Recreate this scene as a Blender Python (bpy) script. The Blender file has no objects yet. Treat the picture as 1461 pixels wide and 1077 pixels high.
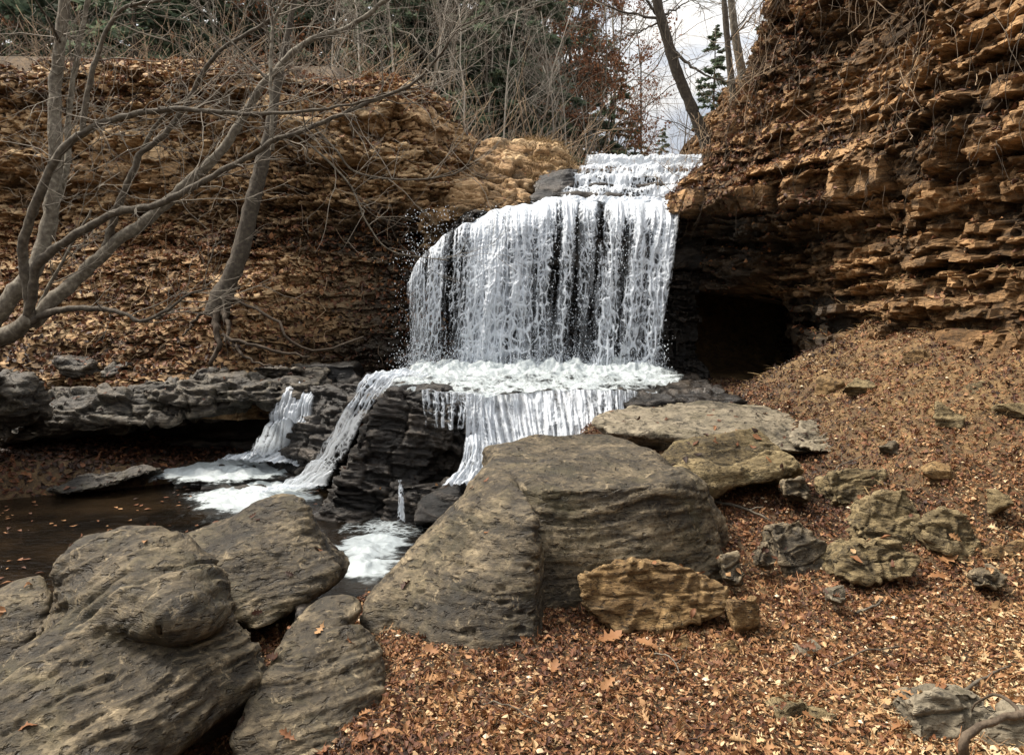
import bpy, bmesh, math, random
import numpy as np
from mathutils import Vector
from mathutils.bvhtree import BVHTree

random.seed(11)
rng = np.random.default_rng(11)
sc = bpy.context.scene
COL = sc.collection
R = math.radians

# ------------------------------------------------------------------ camera mapping
CAMZ, F, CX, CY, HOR = 1.6, 1125.0, 730.5, 538.5, 430.0
PITCH = math.atan((CY - HOR) / F)
def at(px, py, Y):
    """photo pixel at ground distance Y -> world point"""
    xc, yc = (px - CX) / F, (CY - py) / F
    d = np.array([xc, math.cos(PITCH) + yc * math.sin(PITCH), -math.sin(PITCH) + yc * math.cos(PITCH)])
    return np.array([0, 0, CAMZ]) + d * (Y / d[1])

# ------------------------------------------------------------------ numpy noise
def _h(ix, iy, iz, seed):
    with np.errstate(over='ignore'):
        h = (ix.astype(np.int64) * 374761393 + iy.astype(np.int64) * 668265263 + iz.astype(np.int64) * 1274126177 + seed * 974634777) & 0xFFFFFFFF
        h = ((h ^ (h >> 13)) * 1274126177) & 0xFFFFFFFF
        h = ((h ^ (h >> 16)) * 2246822519) & 0xFFFFFFFF
        return h ^ (h >> 15)
def h01(ix, iy, seed=0):
    ix = np.asarray(ix); iy = np.asarray(iy)
    ix, iy = np.broadcast_arrays(ix, iy)
    return (_h(ix, iy, np.zeros_like(ix), seed) & 0xFFFFFF) / float(0xFFFFFF)
_G = np.random.default_rng(5).normal(size=(256, 3)); _G /= np.linalg.norm(_G, axis=1)[:, None]
def pn(p, seed=0):
    i = np.floor(p).astype(np.int64); f = p - i
    u = f * f * f * (f * (f * 6 - 15) + 10)
    r = np.zeros(p.shape[:-1])
    for a in (0, 1):
        wx = u[..., 0] if a else 1 - u[..., 0]
        for b in (0, 1):
            wy = u[..., 1] if b else 1 - u[..., 1]
            for c in (0, 1):
                wz = u[..., 2] if c else 1 - u[..., 2]
                g = _G[_h(i[..., 0] + a, i[..., 1] + b, i[..., 2] + c, seed) & 255]
                r += wx * wy * wz * (g[..., 0] * (f[..., 0] - a) + g[..., 1] * (f[..., 1] - b) + g[..., 2] * (f[..., 2] - c))
    return r * 1.5
def fbm(p, octv=4, seed=0, gain=.5):
    r = 0; a = 1.0; p = np.asarray(p, float)
    for k in range(octv):
        r = r + a * pn(p, seed + k * 17); p = p * 2.03 + 3.7; a *= gain
    return r
def P3(x, y, z=0.0):
    x, y, z = np.broadcast_arrays(np.asarray(x, float), np.asarray(y, float), np.asarray(z, float))
    return np.stack([x, y, z], -1)
def vor(x, y, seed=0):
    ix = np.floor(x).astype(np.int64); iy = np.floor(y).astype(np.int64)
    F1 = np.full(x.shape, 9.0); F2 = np.full(x.shape, 9.0)
    for a in (-1, 0, 1):
        for b in (-1, 0, 1):
            jx = ix + a + .1 + .8 * h01(ix + a, iy + b, seed); jy = iy + b + .1 + .8 * h01(ix + a, iy + b, seed + 91)
            d = np.hypot(x - jx, y - jy)
            F2 = np.minimum(F2, np.maximum(d, F1)); F1 = np.minimum(F1, d)
    return F1, F2
def ss(a, b, x):
    t = np.clip((np.asarray(x, float) - a) / (b - a), 0, 1); return t * t * (3 - 2 * t)
def polysd(x, y, poly):
    """signed distance to a plan polygon, negative inside"""
    d = np.full(np.shape(x), 1e9); ins = np.zeros(np.shape(x), bool)
    n = len(poly)
    for k in range(n):
        ax, ay = poly[k]; bx, by = poly[(k + 1) % n]
        ex, ey = bx - ax, by - ay
        t = np.clip(((x - ax) * ex + (y - ay) * ey) / (ex * ex + ey * ey), 0, 1)
        d = np.minimum(d, np.hypot(x - ax - t * ex, y - ay - t * ey))
        c = ((ay > y) != (by > y)) & (x < ex * (y - ay) / (ey if ey else 1e-9) + ax)
        ins ^= c
    return np.where(ins, -d, d)

# ------------------------------------------------------------------ mesh helpers
def tag(o, label=None, cat=None, group=None, kind=None):
    if label: o['label'] = label
    if cat: o['category'] = cat
    if group: o['group'] = group
    if kind: o['kind'] = kind
    return o
def build(name, V, faces, mat, parent=None, attrs=None, smooth=True, origin=True):
    """numpy mesh -> ONE object; faces = list of (n,k) index arrays"""
    V = np.asarray(V, np.float64)
    faces = [np.asarray(f, np.int32) for f in faces if len(f)]
    org = np.zeros(3)
    if parent is None and origin:
        lo, hi = V.min(0), V.max(0); org = np.array([(lo[0] + hi[0]) / 2, (lo[1] + hi[1]) / 2, lo[2]])
    elif parent is not None:
        org = np.array(parent.location)
    me = bpy.data.meshes.new(name)
    me.vertices.add(len(V)); me.vertices.foreach_set('co', (V - org).astype(np.float32).ravel())
    loops = np.concatenate([f.ravel() for f in faces]); sizes = np.concatenate([np.full(len(f), f.shape[1], np.int32) for f in faces])
    me.loops.add(len(loops)); me.loops.foreach_set('vertex_index', loops)
    me.polygons.add(len(sizes)); st = np.zeros(len(sizes), np.int32); st[1:] = np.cumsum(sizes)[:-1]
    me.polygons.foreach_set('loop_start', st)
    me.polygons.foreach_set('use_smooth', np.full(len(sizes), bool(smooth)))
    me.update(calc_edges=True)
    for k, a in (attrs or {}).items():
        at_ = me.attributes.new(k, 'FLOAT', 'POINT'); at_.data.foreach_set('value', np.asarray(a, np.float32).ravel())
    me.materials.append(mat)
    o = bpy.data.objects.new(name, me); COL.objects.link(o)
    if parent is None: o.location = org
    else: o.parent = parent
    return o
def empty(name, loc, label, cat, group=None):
    o = bpy.data.objects.new(name, None); COL.objects.link(o); o.location = loc
    o.empty_display_size = .1
    return tag(o, label, cat, group)
def gridf(nu, nv):
    a = np.arange(nu * nv).reshape(nu, nv)
    return np.stack([a[:-1, :-1].ravel(), a[1:, :-1].ravel(), a[1:, 1:].ravel(), a[:-1, 1:].ravel()], -1)
def smooth_path(pts, n):
    """Catmull-Rom through rows of any width"""
    P = np.asarray(pts, float)
    if len(P) < 3:
        t = np.linspace(0, 1, n)[:, None]; return P[0] * (1 - t) + P[-1] * t
    Q = np.vstack([2 * P[0] - P[1], P, 2 * P[-1] - P[-2]])
    L = np.concatenate([[0], np.cumsum(np.maximum(np.linalg.norm(np.diff(P[:, :3], axis=0), axis=1), 1e-6))])
    s = np.linspace(0, L[-1], n); k = np.clip(np.searchsorted(L, s, 'right') - 1, 0, len(P) - 2)
    t = ((s - L[k]) / (L[k + 1] - L[k]))[:, None]
    a, b, c, d = Q[k], Q[k + 1], Q[k + 2], Q[k + 3]
    return .5 * (2 * b + (c - a) * t + (2 * a - 5 * b + 4 * c - d) * t ** 2 + (3 * b - a - 3 * c + d) * t ** 3)
class Tubes:
    def __init__(s): s.V = []; s.F = []; s.T = []; s.n = 0; s.A = []
    def add(s, pts, rad, sides=6, rough=0.0, a=0.0):
        P = np.asarray(pts, float); r = np.asarray(rad, float) * np.ones(len(P)); m = len(P)
        T = np.gradient(P, axis=0); T /= np.maximum(np.linalg.norm(T, axis=1), 1e-9)[:, None]
        ref = np.array([0.31, .93, .2]) if abs(T[:, 1].mean()) < .8 else np.array([1, .1, .05])
        X = np.cross(T, ref); X /= np.maximum(np.linalg.norm(X, axis=1), 1e-9)[:, None]; Y = np.cross(T, X)
        ang = np.linspace(0, 2 * np.pi, sides, endpoint=False)
        rr = r[:, None] * (1 + (rough * rng.normal(size=(m, sides)) if rough else 0))
        V = P[:, None, :] + rr[..., None] * (np.cos(ang)[None, :, None] * X[:, None, :] + np.sin(ang)[None, :, None] * Y[:, None, :])
        i = np.arange(m * sides).reshape(m, sides); j = np.roll(i, -1, 1)
        s.F.append(np.stack([i[:-1].ravel(), j[:-1].ravel(), j[1:].ravel(), i[1:].ravel()], -1) + s.n)
        s.V.append(V.reshape(-1, 3)); s.A.append(np.full(m * sides, a)); s.n += m * sides
        k = np.arange(1, sides - 1)
        base = s.n - sides
        s.T.append(np.stack([np.full(len(k), base), base + k, base + k + 1], -1))
    def build(s, name, mat, parent=None):
        return build(name, np.vstack(s.V), [np.vstack(s.F), np.vstack(s.T)], mat, parent, {'rnd': np.concatenate(s.A)})
def evalmesh(me, mods):
    o = bpy.data.objects.new('tmp', me); COL.objects.link(o)
    for t, props in mods:
        m = o.modifiers.new(t, t)
        for k, v in props.items(): setattr(m, k, v)
    dg = bpy.context.evaluated_depsgraph_get(); dg.update()
    m2 = bpy.data.meshes.new_from_object(o.evaluated_get(dg), depsgraph=dg)
    bpy.data.objects.remove(o); bpy.data.meshes.remove(me)
    return m2
BVH = []      # (rock list) for dropping leaves
def rock(name, hulls, mat, voxel=.02, smooth=6, strata=.012, sfreq=22., lump=.04, lfreq=1.6, pit=.012, pfreq=14., bed=(0, 0, 1), seed=0, parent=None, drop=True, facet=0.0, blk=0.0, bfreq=5.0, bz=2.4, loct=4, infl=0.0):
    """union of convex hulls -> voxel remesh -> weathering displacement"""
    bm = bmesh.new()
    for h in hulls:
        vs = [bm.verts.new(p) for p in h]
        r = bmesh.ops.convex_hull(bm, input=vs)
        bad = [g for g in r['geom_interior'] + r['geom_unused'] if isinstance(g, bmesh.types.BMVert) and g.is_valid]
        if bad: bmesh.ops.delete(bm, geom=list(set(bad)), context='VERTS')
    me = bpy.data.meshes.new('t'); bm.to_mesh(me); bm.free()
    me = evalmesh(me, [('REMESH', dict(mode='VOXEL', voxel_size=voxel)), ('SMOOTH', dict(factor=.5, iterations=smooth))])
    n = len(me.vertices); V = np.empty(n * 3, np.float32); me.vertices.foreach_get('co', V); V = V.reshape(-1, 3).astype(float)
    Nn = np.empty(n * 3, np.float32); me.vertex_normals.foreach_get('vector', Nn); Nn = Nn.reshape(-1, 3).astype(float)
    bed = np.array(bed, float); bed /= np.linalg.norm(bed)
    e1 = np.cross(bed, [0.3, 1, .1]); e1 /= np.linalg.norm(e1); e2 = np.cross(bed, e1)
    L = np.stack([V @ e1, V @ e2, V @ bed], -1)
    d = infl + lump * fbm(V * lfreq, loct, seed + 3)
    if facet:
        q = fbm(V * 3.1, 2, seed + 40) * 2.2
        d += facet * (np.abs(q - np.round(q)) * 2 - .5)
    if blk:
        bi = L * np.array([bfreq, bfreq * 1.3, bfreq * bz]) + .55 * fbm(V[:, None, :] * np.array([2.2, 2.2, 2.2]) + np.array([[0, 0, 0], [9, 3, 1], [4, 8, 6]])[None], 3, seed + 60)
        bj = np.floor(bi).astype(np.int64); bd_ = np.minimum(bi - bj, 1 - (bi - bj)).min(1)
        brnd = (_h(bj[:, 0], bj[:, 1], bj[:, 2], seed) & 0xFFFF) / 65535.
        d += blk * (brnd - .5) - blk * .35 * (1 - ss(0, .10, bd_))
    w = L[:, 2] * sfreq + 1.6 * fbm(L * np.array([1.5, 1.5, 1.5]) * 1.3, 3, seed + 5)
    side = 1 - np.abs(Nn @ bed) ** 2 * .75
    saw = (w - np.floor(w)); lay = h01(np.floor(w).astype(int), np.zeros(n, int), seed)
    lay0 = .4 * lay + .6 * brnd if blk else lay
    d += strata * side * ((lay - .5) * 1.5 + .5 * (np.minimum(saw, 1 - saw) * 2 - .5))
    d += strata * side * .9 * fbm(L * np.array([5, 5, sfreq * 1.3]), 3, seed + 8)
    pm = fbm(L * np.array([pfreq * .55, pfreq * .55, pfreq * 1.4]), 2, seed + 9)
    zone = ss(-.1, .45, fbm(V * 2.1, 2, seed + 12))
    d -= pit * ss(.35, .6, pm) * (0.35 + zone)
    d += .004 * fbm(V * 30, 2, seed + 14)
    V = V + Nn * d[:, None]
    F_ = np.empty(len(me.loops), np.int32); me.loops.foreach_get('vertex_index', F_)
    tot = np.empty(len(me.polygons), np.int32); me.polygons.foreach_get('loop_total', tot)
    st = np.empty(len(me.polygons), np.int32); me.polygons.foreach_get('loop_start', st)
    q = F_[(st[tot == 4][:, None] + np.arange(4))]; t = F_[(st[tot == 3][:, None] + np.arange(3))]
    bpy.data.meshes.remove(me)
    o = build(name, V, [q, t], mat, parent, {'cav': np.clip(pm * .5 + .5, 0, 1), 'lay': lay0})
    if drop: BVH.append((o.name, BVHTree.FromPolygons(V.tolist(), q.tolist() + t.tolist())))
    return o
def blob(c, r, n=14, seed=0, flat=1.0, rot=0., tilt=0.):
    """random convex point cloud on an ellipsoid"""
    g = np.random.default_rng(seed); v = g.normal(size=(n, 3)); v /= np.linalg.norm(v, axis=1)[:, None]
    v = np.sign(v) * np.abs(v) ** .7; v /= np.linalg.norm(v, axis=1)[:, None] ** .6
    v *= np.array(r) * (1 + .12 * g.normal(size=(n, 1)))
    ct, st_ = math.cos(tilt), math.sin(tilt); v = v @ np.array([[ct, 0, st_], [0, 1, 0], [-st_, 0, ct]]).T
    cr, sr = math.cos(rot), math.sin(rot); v = v @ np.array([[cr, -sr, 0], [sr, cr, 0], [0, 0, 1]]).T
    return (v + np.array(c)).tolist()

# ------------------------------------------------------------------ materials
def nd(nt, t, ins=None, **props):
    n = nt.nodes.new(t)
    for k, v in props.items(): setattr(n, k, v)
    for k, v in (ins or {}).items():
        s = n.inputs[k]
        if isinstance(v, bpy.types.NodeSocket): nt.links.new(v, s)
        else: s.default_value = v
    return n
def ramp(nt, fac, stops):
    n = nd(nt, 'ShaderNodeValToRGB', {'Fac': fac}); e = n.color_ramp.elements
    while len(e) < len(stops): e.new(.5)
    for k, (p, c) in enumerate(stops):
        e[k].position = p; e[k].color = (*c, 1) if len(c) == 3 else c
    return n.outputs['Color']
def mathn(nt, op, a, b=0.0, c=0.0, clamp=False):
    n = nd(nt, 'ShaderNodeMath', operation=op, use_clamp=clamp)
    for k, v in enumerate((a, b, c)):
        if isinstance(v, bpy.types.NodeSocket): nt.links.new(v, n.inputs[k])
        else: n.inputs[k].default_value = v
    return n.outputs[0]
def mixc(nt, fac, a, b, mode='MIX'):
    n = nd(nt, 'ShaderNodeMix', data_type='RGBA', blend_type=mode)
    for s, v in ((n.inputs['Factor'], fac), (n.inputs[6], a), (n.inputs[7], b)):
        if isinstance(v, bpy.types.NodeSocket): nt.links.new(v, s)
        else: s.default_value = v if not isinstance(v, tuple) or len(v) == 4 else (*v, 1)
    return n.outputs[2]
def newmat(name):
    m = bpy.data.materials.new(name); m.use_nodes = True; nt = m.node_tree; nt.nodes.clear()
    out = nd(nt, 'ShaderNodeOutputMaterial'); return m, nt, out
def noise(nt, co, scale, detail=6, rough=.55, dist=0.):
    return nd(nt, 'ShaderNodeTexNoise', {'Vector': co, 'Scale': scale, 'Detail': detail, 'Roughness': rough, 'Distortion': dist}).outputs['Fac']
def mapping(nt, co, scale=(1, 1, 1), rot=(0, 0, 0)):
    return nd(nt, 'ShaderNodeMapping', {'Vector': co, 'Scale': scale, 'Rotation': rot}).outputs['Vector']
def rockmat(name, stops, stain=(.02, .018, .014), scale=1.0, rot=(0, 0, 0), bump=.5, rough=.8, lay=.25, moss=0.0, spec=.3, pits=True, wet=0.0, stretch=9.0, wear=.5, crack=.6, mott=.5, lichen=.3):
    m, nt, out = newmat(name)
    co = nd(nt, 'ShaderNodeTexCoord').outputs['Object']
    big = noise(nt, co, 1.7 * scale, 8, .62, .4)
    stc = mapping(nt, co, (1.3, 1.3, stretch), rot)
    stn = noise(nt, stc, 3.0 * scale, 7, .65, .6)
    fine = noise(nt, co, 34 * scale, 6, .72)
    mot = noise(nt, mapping(nt, co, (1, 1, 1.5), rot), 7.5 * scale, 10, .74, .5)
    layn = nd(nt, 'ShaderNodeAttribute', attribute_name='lay').outputs['Fac']
    f = mathn(nt, 'MULTIPLY_ADD', stn, .5, mathn(nt, 'MULTIPLY', big, .62))
    f = mathn(nt, 'MULTIPLY_ADD', mathn(nt, 'SUBTRACT', layn, .5), lay, f)
    f = mathn(nt, 'MULTIPLY_ADD', mathn(nt, 'SUBTRACT', fine, .5), .45, f)
    f = mathn(nt, 'MULTIPLY_ADD', mathn(nt, 'SUBTRACT', mot, .5), mott, f)
    c = ramp(nt, f, stops)
    st2 = ramp(nt, noise(nt, mapping(nt, co, (1, 1, 1.6), rot), 3.3 * scale, 9, .70, .8), [(.48, (0, 0, 0)), (.66, (1, 1, 1))])
    c = mixc(nt, mathn(nt, 'MULTIPLY', st2, .78), c, stain)
    if moss:
        mk = ramp(nt, noise(nt, co, 2.6, 8, .72, .5), [(.5, (0, 0, 0)), (.68, (1, 1, 1))])
        c = mixc(nt, mathn(nt, 'MULTIPLY', mk, moss), c, (.07, .06, .018))
    if lichen:
        lk = ramp(nt, noise(nt, co, 11 * scale, 8, .75, .9), [(.585, (0, 0, 0)), (.64, (1, 1, 1))])
        top = stops[-1][1]
        c = mixc(nt, mathn(nt, 'MULTIPLY', lk, lichen), c, tuple(min(.6, v * 1.25) for v in top))
    if wear:                                      # rubbed, paler arrises
        pt = ramp(nt, nd(nt, 'ShaderNodeNewGeometry').outputs['Pointiness'], [(.515, (0, 0, 0)), (.60, (1, 1, 1))])
        c = mixc(nt, mathn(nt, 'MULTIPLY', pt, wear), c, stops[-1][1])
    hgt = mathn(nt, 'MULTIPLY_ADD', stn, 1.0, mathn(nt, 'MULTIPLY', fine, .5))
    hgt = mathn(nt, 'MULTIPLY_ADD', mot, .7, hgt)
    if crack:
        wob = nd(nt, 'ShaderNodeTexNoise', {'Vector': co, 'Scale': 4.0 * scale, 'Detail': 5}).outputs['Color']
        cv = nd(nt, 'ShaderNodeVectorMath', {0: mapping(nt, co, (1, 1, 3.4), rot), 1: nd(nt, 'ShaderNodeVectorMath', {0: wob, 3: .55}, operation='SCALE').outputs[0]}, operation='ADD').outputs[0]
        ed_ = nd(nt, 'ShaderNodeTexVoronoi', {'Vector': cv, 'Scale': 2.6 * scale}, feature='DISTANCE_TO_EDGE').outputs['Distance']
        ck = ramp(nt, ed_, [(.0, (1, 1, 1)), (.035, (0, 0, 0))])
        ck = mathn(nt, 'MULTIPLY', ck, ramp(nt, big, [(.42, (0, 0, 0)), (.56, (1, 1, 1))]))
        c = mixc(nt, mathn(nt, 'MULTIPLY', ck, crack), c, tuple(v * .5 for v in stain)); hgt = mathn(nt, 'MULTIPLY_ADD', ck, -.6, hgt)
    if pits:
        pk = ramp(nt, noise(nt, mapping(nt, co, (1, 1, 2.2), rot), 21 * scale, 3, .5, .3), [(.58, (0, 0, 0)), (.68, (1, 1, 1))])
        c = mixc(nt, mathn(nt, 'MULTIPLY', pk, .7), c, (.017, .014, .010)); hgt = mathn(nt, 'MULTIPLY_ADD', pk, -.7, hgt)
    wet_shade = nd(nt, 'ShaderNodeAttribute', attribute_name='wet').outputs['Fac']  # wet stain by the fall, with the cave's painted shade mixed in
    c = mixc(nt, mathn(nt, 'MULTIPLY', wet_shade, .9), c, (.012, .010, .007))
    b = nd(nt, 'ShaderNodeBump', {'Strength': bump, 'Distance': .03, 'Height': hgt}).outputs['Normal']
    rg = mathn(nt, 'MULTIPLY_ADD', fine, .25, rough - .12, clamp=True)
    rg = mathn(nt, 'MULTIPLY_ADD', wet_shade, -.25, rg, clamp=True)
    if wet:
        wn = ramp(nt, noise(nt, co, 4, 5), [(.35, (0, 0, 0)), (.6, (1, 1, 1))])
        rg = mathn(nt, 'MULTIPLY_ADD', wn, -wet, rg, clamp=True)
    bs = nd(nt, 'ShaderNodeBsdfPrincipled', {'Base Color': c, 'Roughness': rg, 'Normal': b, 'Specular IOR Level': spec})
    nt.links.new(bs.outputs[0], out.inputs[0]); return m
def attrmat(name, stops, rough=.7, trans=0.0, noise_s=0.0, bump=0.0, spec=.25, bscale=60.):
    """colour picked per piece by the 'rnd' attribute"""
    m, nt, out = newmat(name)
    r = nd(nt, 'ShaderNodeAttribute', attribute_name='rnd').outputs['Fac']
    co = nd(nt, 'ShaderNodeTexCoord').outputs['Object']
    if noise_s: r = mathn(nt, 'MULTIPLY_ADD', mathn(nt, 'SUBTRACT', noise(nt, co, bscale, 4), .5), noise_s, r)
    c = ramp(nt, r, stops)
    ins = {'Base Color': c, 'Roughness': rough, 'Specular IOR Level': spec}
    if bump: ins['Normal'] = nd(nt, 'ShaderNodeBump', {'Strength': bump, 'Distance': .01, 'Height': noise(nt, mapping(nt, co, (1, 1, .35)), bscale, 4)}).outputs['Normal']
    bs = nd(nt, 'ShaderNodeBsdfPrincipled', ins).outputs[0]
    if trans:
        tr = nd(nt, 'ShaderNodeBsdfTranslucent', {'Color': c}).outputs[0]
        bs = nd(nt, 'ShaderNodeMixShader', {0: trans, 1: bs, 2: tr}).outputs[0]
    nt.links.new(bs, out.inputs[0]); return m
def whitewater(name, tint=(.67, .72, .78)):
    m, nt, out = newmat(name)
    a = nd(nt, 'ShaderNodeAttribute', attribute_name='alpha').outputs['Fac']
    co = nd(nt, 'ShaderNodeTexCoord').outputs['Object']
    n1 = noise(nt, mapping(nt, co, (1, 1, .5)), 30, 5, .65)
    c = ramp(nt, n1, [(.3, tuple(t * .82 for t in tint)), (.6, tint)])
    b = nd(nt, 'ShaderNodeBump', {'Strength': .5, 'Distance': .02, 'Height': n1}).outputs['Normal']
    p = nd(nt, 'ShaderNodeBsdfPrincipled', {'Base Color': c, 'Roughness': .35, 'Normal': b, 'Specular IOR Level': .5}).outputs[0]
    tl = nd(nt, 'ShaderNodeBsdfTranslucent', {'Color': c}).outputs[0]
    s = nd(nt, 'ShaderNodeMixShader', {0: .3, 1: p, 2: tl}).outputs[0]
    tp = nd(nt, 'ShaderNodeBsdfTransparent').outputs[0]
    s = nd(nt, 'ShaderNodeMixShader', {0: a, 1: tp, 2: s}).outputs[0]
    nt.links.new(s, out.inputs[0]); return m

M_gray = rockmat('weathered_boulder', [(.36, (0.0133, 0.0100, 0.0061)), (.52, (0.0459, 0.0355, 0.0215)), (.655, (0.1258, 0.0977, 0.0596)), (.85, (0.3552, 0.2812, 0.1759))], lichen=.36, bump=.75, lay=.12, moss=.32, rough=.6, spec=.28, mott=.65, crack=0)
M_gray2 = rockmat('weathered_boulder_slanted_beds', [(.36, (0.0111, 0.0083, 0.0050)), (.52, (0.0370, 0.0285, 0.0172)), (.655, (0.1051, 0.0814, 0.0488)), (.85, (0.3478, 0.2738, 0.1687))], lichen=.36, rot=(R(8), R(32), 0), bump=.85, lay=.12, moss=.32, rough=.58, spec=.28, mott=.65, crack=0)
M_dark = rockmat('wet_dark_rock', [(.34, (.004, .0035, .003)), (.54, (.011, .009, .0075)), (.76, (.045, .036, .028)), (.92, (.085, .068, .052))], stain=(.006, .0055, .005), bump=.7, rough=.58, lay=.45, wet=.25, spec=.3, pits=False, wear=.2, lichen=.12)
M_ochre = rockmat('ochre_sandstone_block', [(.32, (.045, .026, .011)), (.5, (.13, .077, .030)), (.66, (.23, .145, .06)), (.86, (.40, .28, .14))], stain=(.03, .019, .009), bump=.8, lay=.1, scale=1.7)
M_olive = rockmat('mossy_brown_rock', [(.32, (.035, .026, .013)), (.48, (.105, .077, .036)), (.64, (.20, .15, .075)), (.86, (.34, .265, .145))], stain=(.02, .016, .009), bump=.8, moss=.4, scale=1.5)
M_slab = rockmat('pale_slab_rock', [(.34, (.04, .033, .023)), (.5, (.115, .097, .067)), (.68, (.215, .18, .126)), (.88, (.36, .31, .225))], bump=.7, lay=.2, moss=.3)
M_ledge = rockmat('dark_ledge_rock', [(.36, (.009, .007, .005)), (.54, (.026, .021, .015)), (.72, (.07, .057, .041)), (.92, (.19, .158, .115))], bump=.8, lay=.3, moss=.3, rough=.6, spec=.4)
M_cliffR = rockmat('layered_brown_sandstone', [(.30, (.013, .0075, .0035)), (.47, (.056, .031, .012)), (.63, (.158, .086, .034)), (.84, (.42, .25, .115))], stain=(.018, .012, .006), bump=.75, lay=.5, pits=False, stretch=12, wear=.3, crack=.5, lichen=.25)
M_cliffL = rockmat('layered_tan_sandstone', [(.28, (.03, .018, .0075)), (.45, (.125, .072, .031)), (.61, (.275, .165, .076)), (.82, (.50, .355, .20))], stain=(.024, .016, .008), bump=.75, lay=.5, pits=False, stretch=12, wear=.3, crack=.5, lichen=.25)
M_soil = rockmat('forest_soil', [(.35, (.025, .016, .009)), (.55, (.065, .041, .020)), (.75, (.145, .09, .04)), (.95, (.26, .165, .07))], stain=(.018, .012, .008), bump=.8, pits=False, stretch=1.2, scale=2.0, crack=0, wear=0, lay=.35)
LEAFS = [(.0, (.022, .012, .008)), (.2, (.06, .025, .014)), (.42, (.118, .047, .021)), (.6, (.20, .092, .038)), (.78, (.29, .155, .068)), (.94, (.41, .27, .135)), (1., (.50, .38, .22))]
M_leaf = attrmat('dead_leaves', LEAFS, .62, .15, .12, bscale=25)
M_chip = attrmat('gravel_and_chips', [(0, (.08, .05, .03)), (.4, (.25, .15, .08)), (.75, (.45, .32, .18)), (1, (.6, .5, .36))], .8)
M_bark = attrmat('grey_brown_bark', [(0, (.022, .017, .013)), (.42, (.062, .051, .038)), (.7, (.115, .098, .074)), (1, (.23, .21, .165))], .82, 0, 1.3, 1.0, bscale=26)
M_twig = attrmat('pale_twig_bark', [(0, (.035, .028, .022)), (.5, (.10, .085, .066)), (1, (.23, .20, .16))], .85)
M_root = attrmat('root_bark', [(0, (.022, .016, .011)), (.6, (.062, .046, .032)), (1, (.15, .115, .08))], .85, 0, 1.0, 1.0, bscale=35)
M_pale = attrmat('pale_sapling_bark', [(0, (.09, .075, .06)), (.5, (.19, .165, .135)), (1, (.34, .31, .26))], .85)
M_needle = attrmat('evergreen_needles', [(0, (.05, .072, .05)), (.5, (.105, .138, .088)), (1, (.18, .215, .135))], .6, .5)
M_russet = attrmat('russet_oak_leaves', [(0, (.13, .058, .03)), (.5, (.26, .115, .055)), (1, (.40, .20, .10))], .7, .2)
M_brush = attrmat('dry_brush_stems', [(0, (.06, .042, .03)), (.5, (.14, .10, .07)), (1, (.25, .18, .11))], .85)
M_straw = attrmat('dry_straw', [(0, (.09, .055, .025)), (.5, (.19, .12, .05)), (1, (.33, .23, .11))], .75, .1)
M_white = whitewater('white_water')
M_foam = whitewater('foam', (.55, .61, .63))

def watermat():
    m, nt, out = newmat('dark_creek_water')
    co = nd(nt, 'ShaderNodeTexCoord').outputs['Object']
    n1 = noise(nt, mapping(nt, co, (1, 2.0, 1)), 11, 5, .6, .6)
    b = nd(nt, 'ShaderNodeBump', {'Strength': .42, 'Distance': .03, 'Height': n1}).outputs['Normal']
    c = ramp(nt, noise(nt, co, 2.2, 6), [(.4, (.006, .0045, .003)), (.7, (.020, .013, .007))])
    g = nd(nt, 'ShaderNodeBsdfPrincipled', {'Base Color': c, 'Roughness': .06, 'Normal': b, 'IOR': 1.33}).outputs[0]
    tp = nd(nt, 'ShaderNodeBsdfTransparent', {'Color': (.22, .15, .08, 1)}).outputs[0]
    s = nd(nt, 'ShaderNodeMixShader', {0: .78, 1: tp, 2: g}).outputs[0]
    nt.links.new(s, out.inputs[0]); return m
M_water = watermat()

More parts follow.
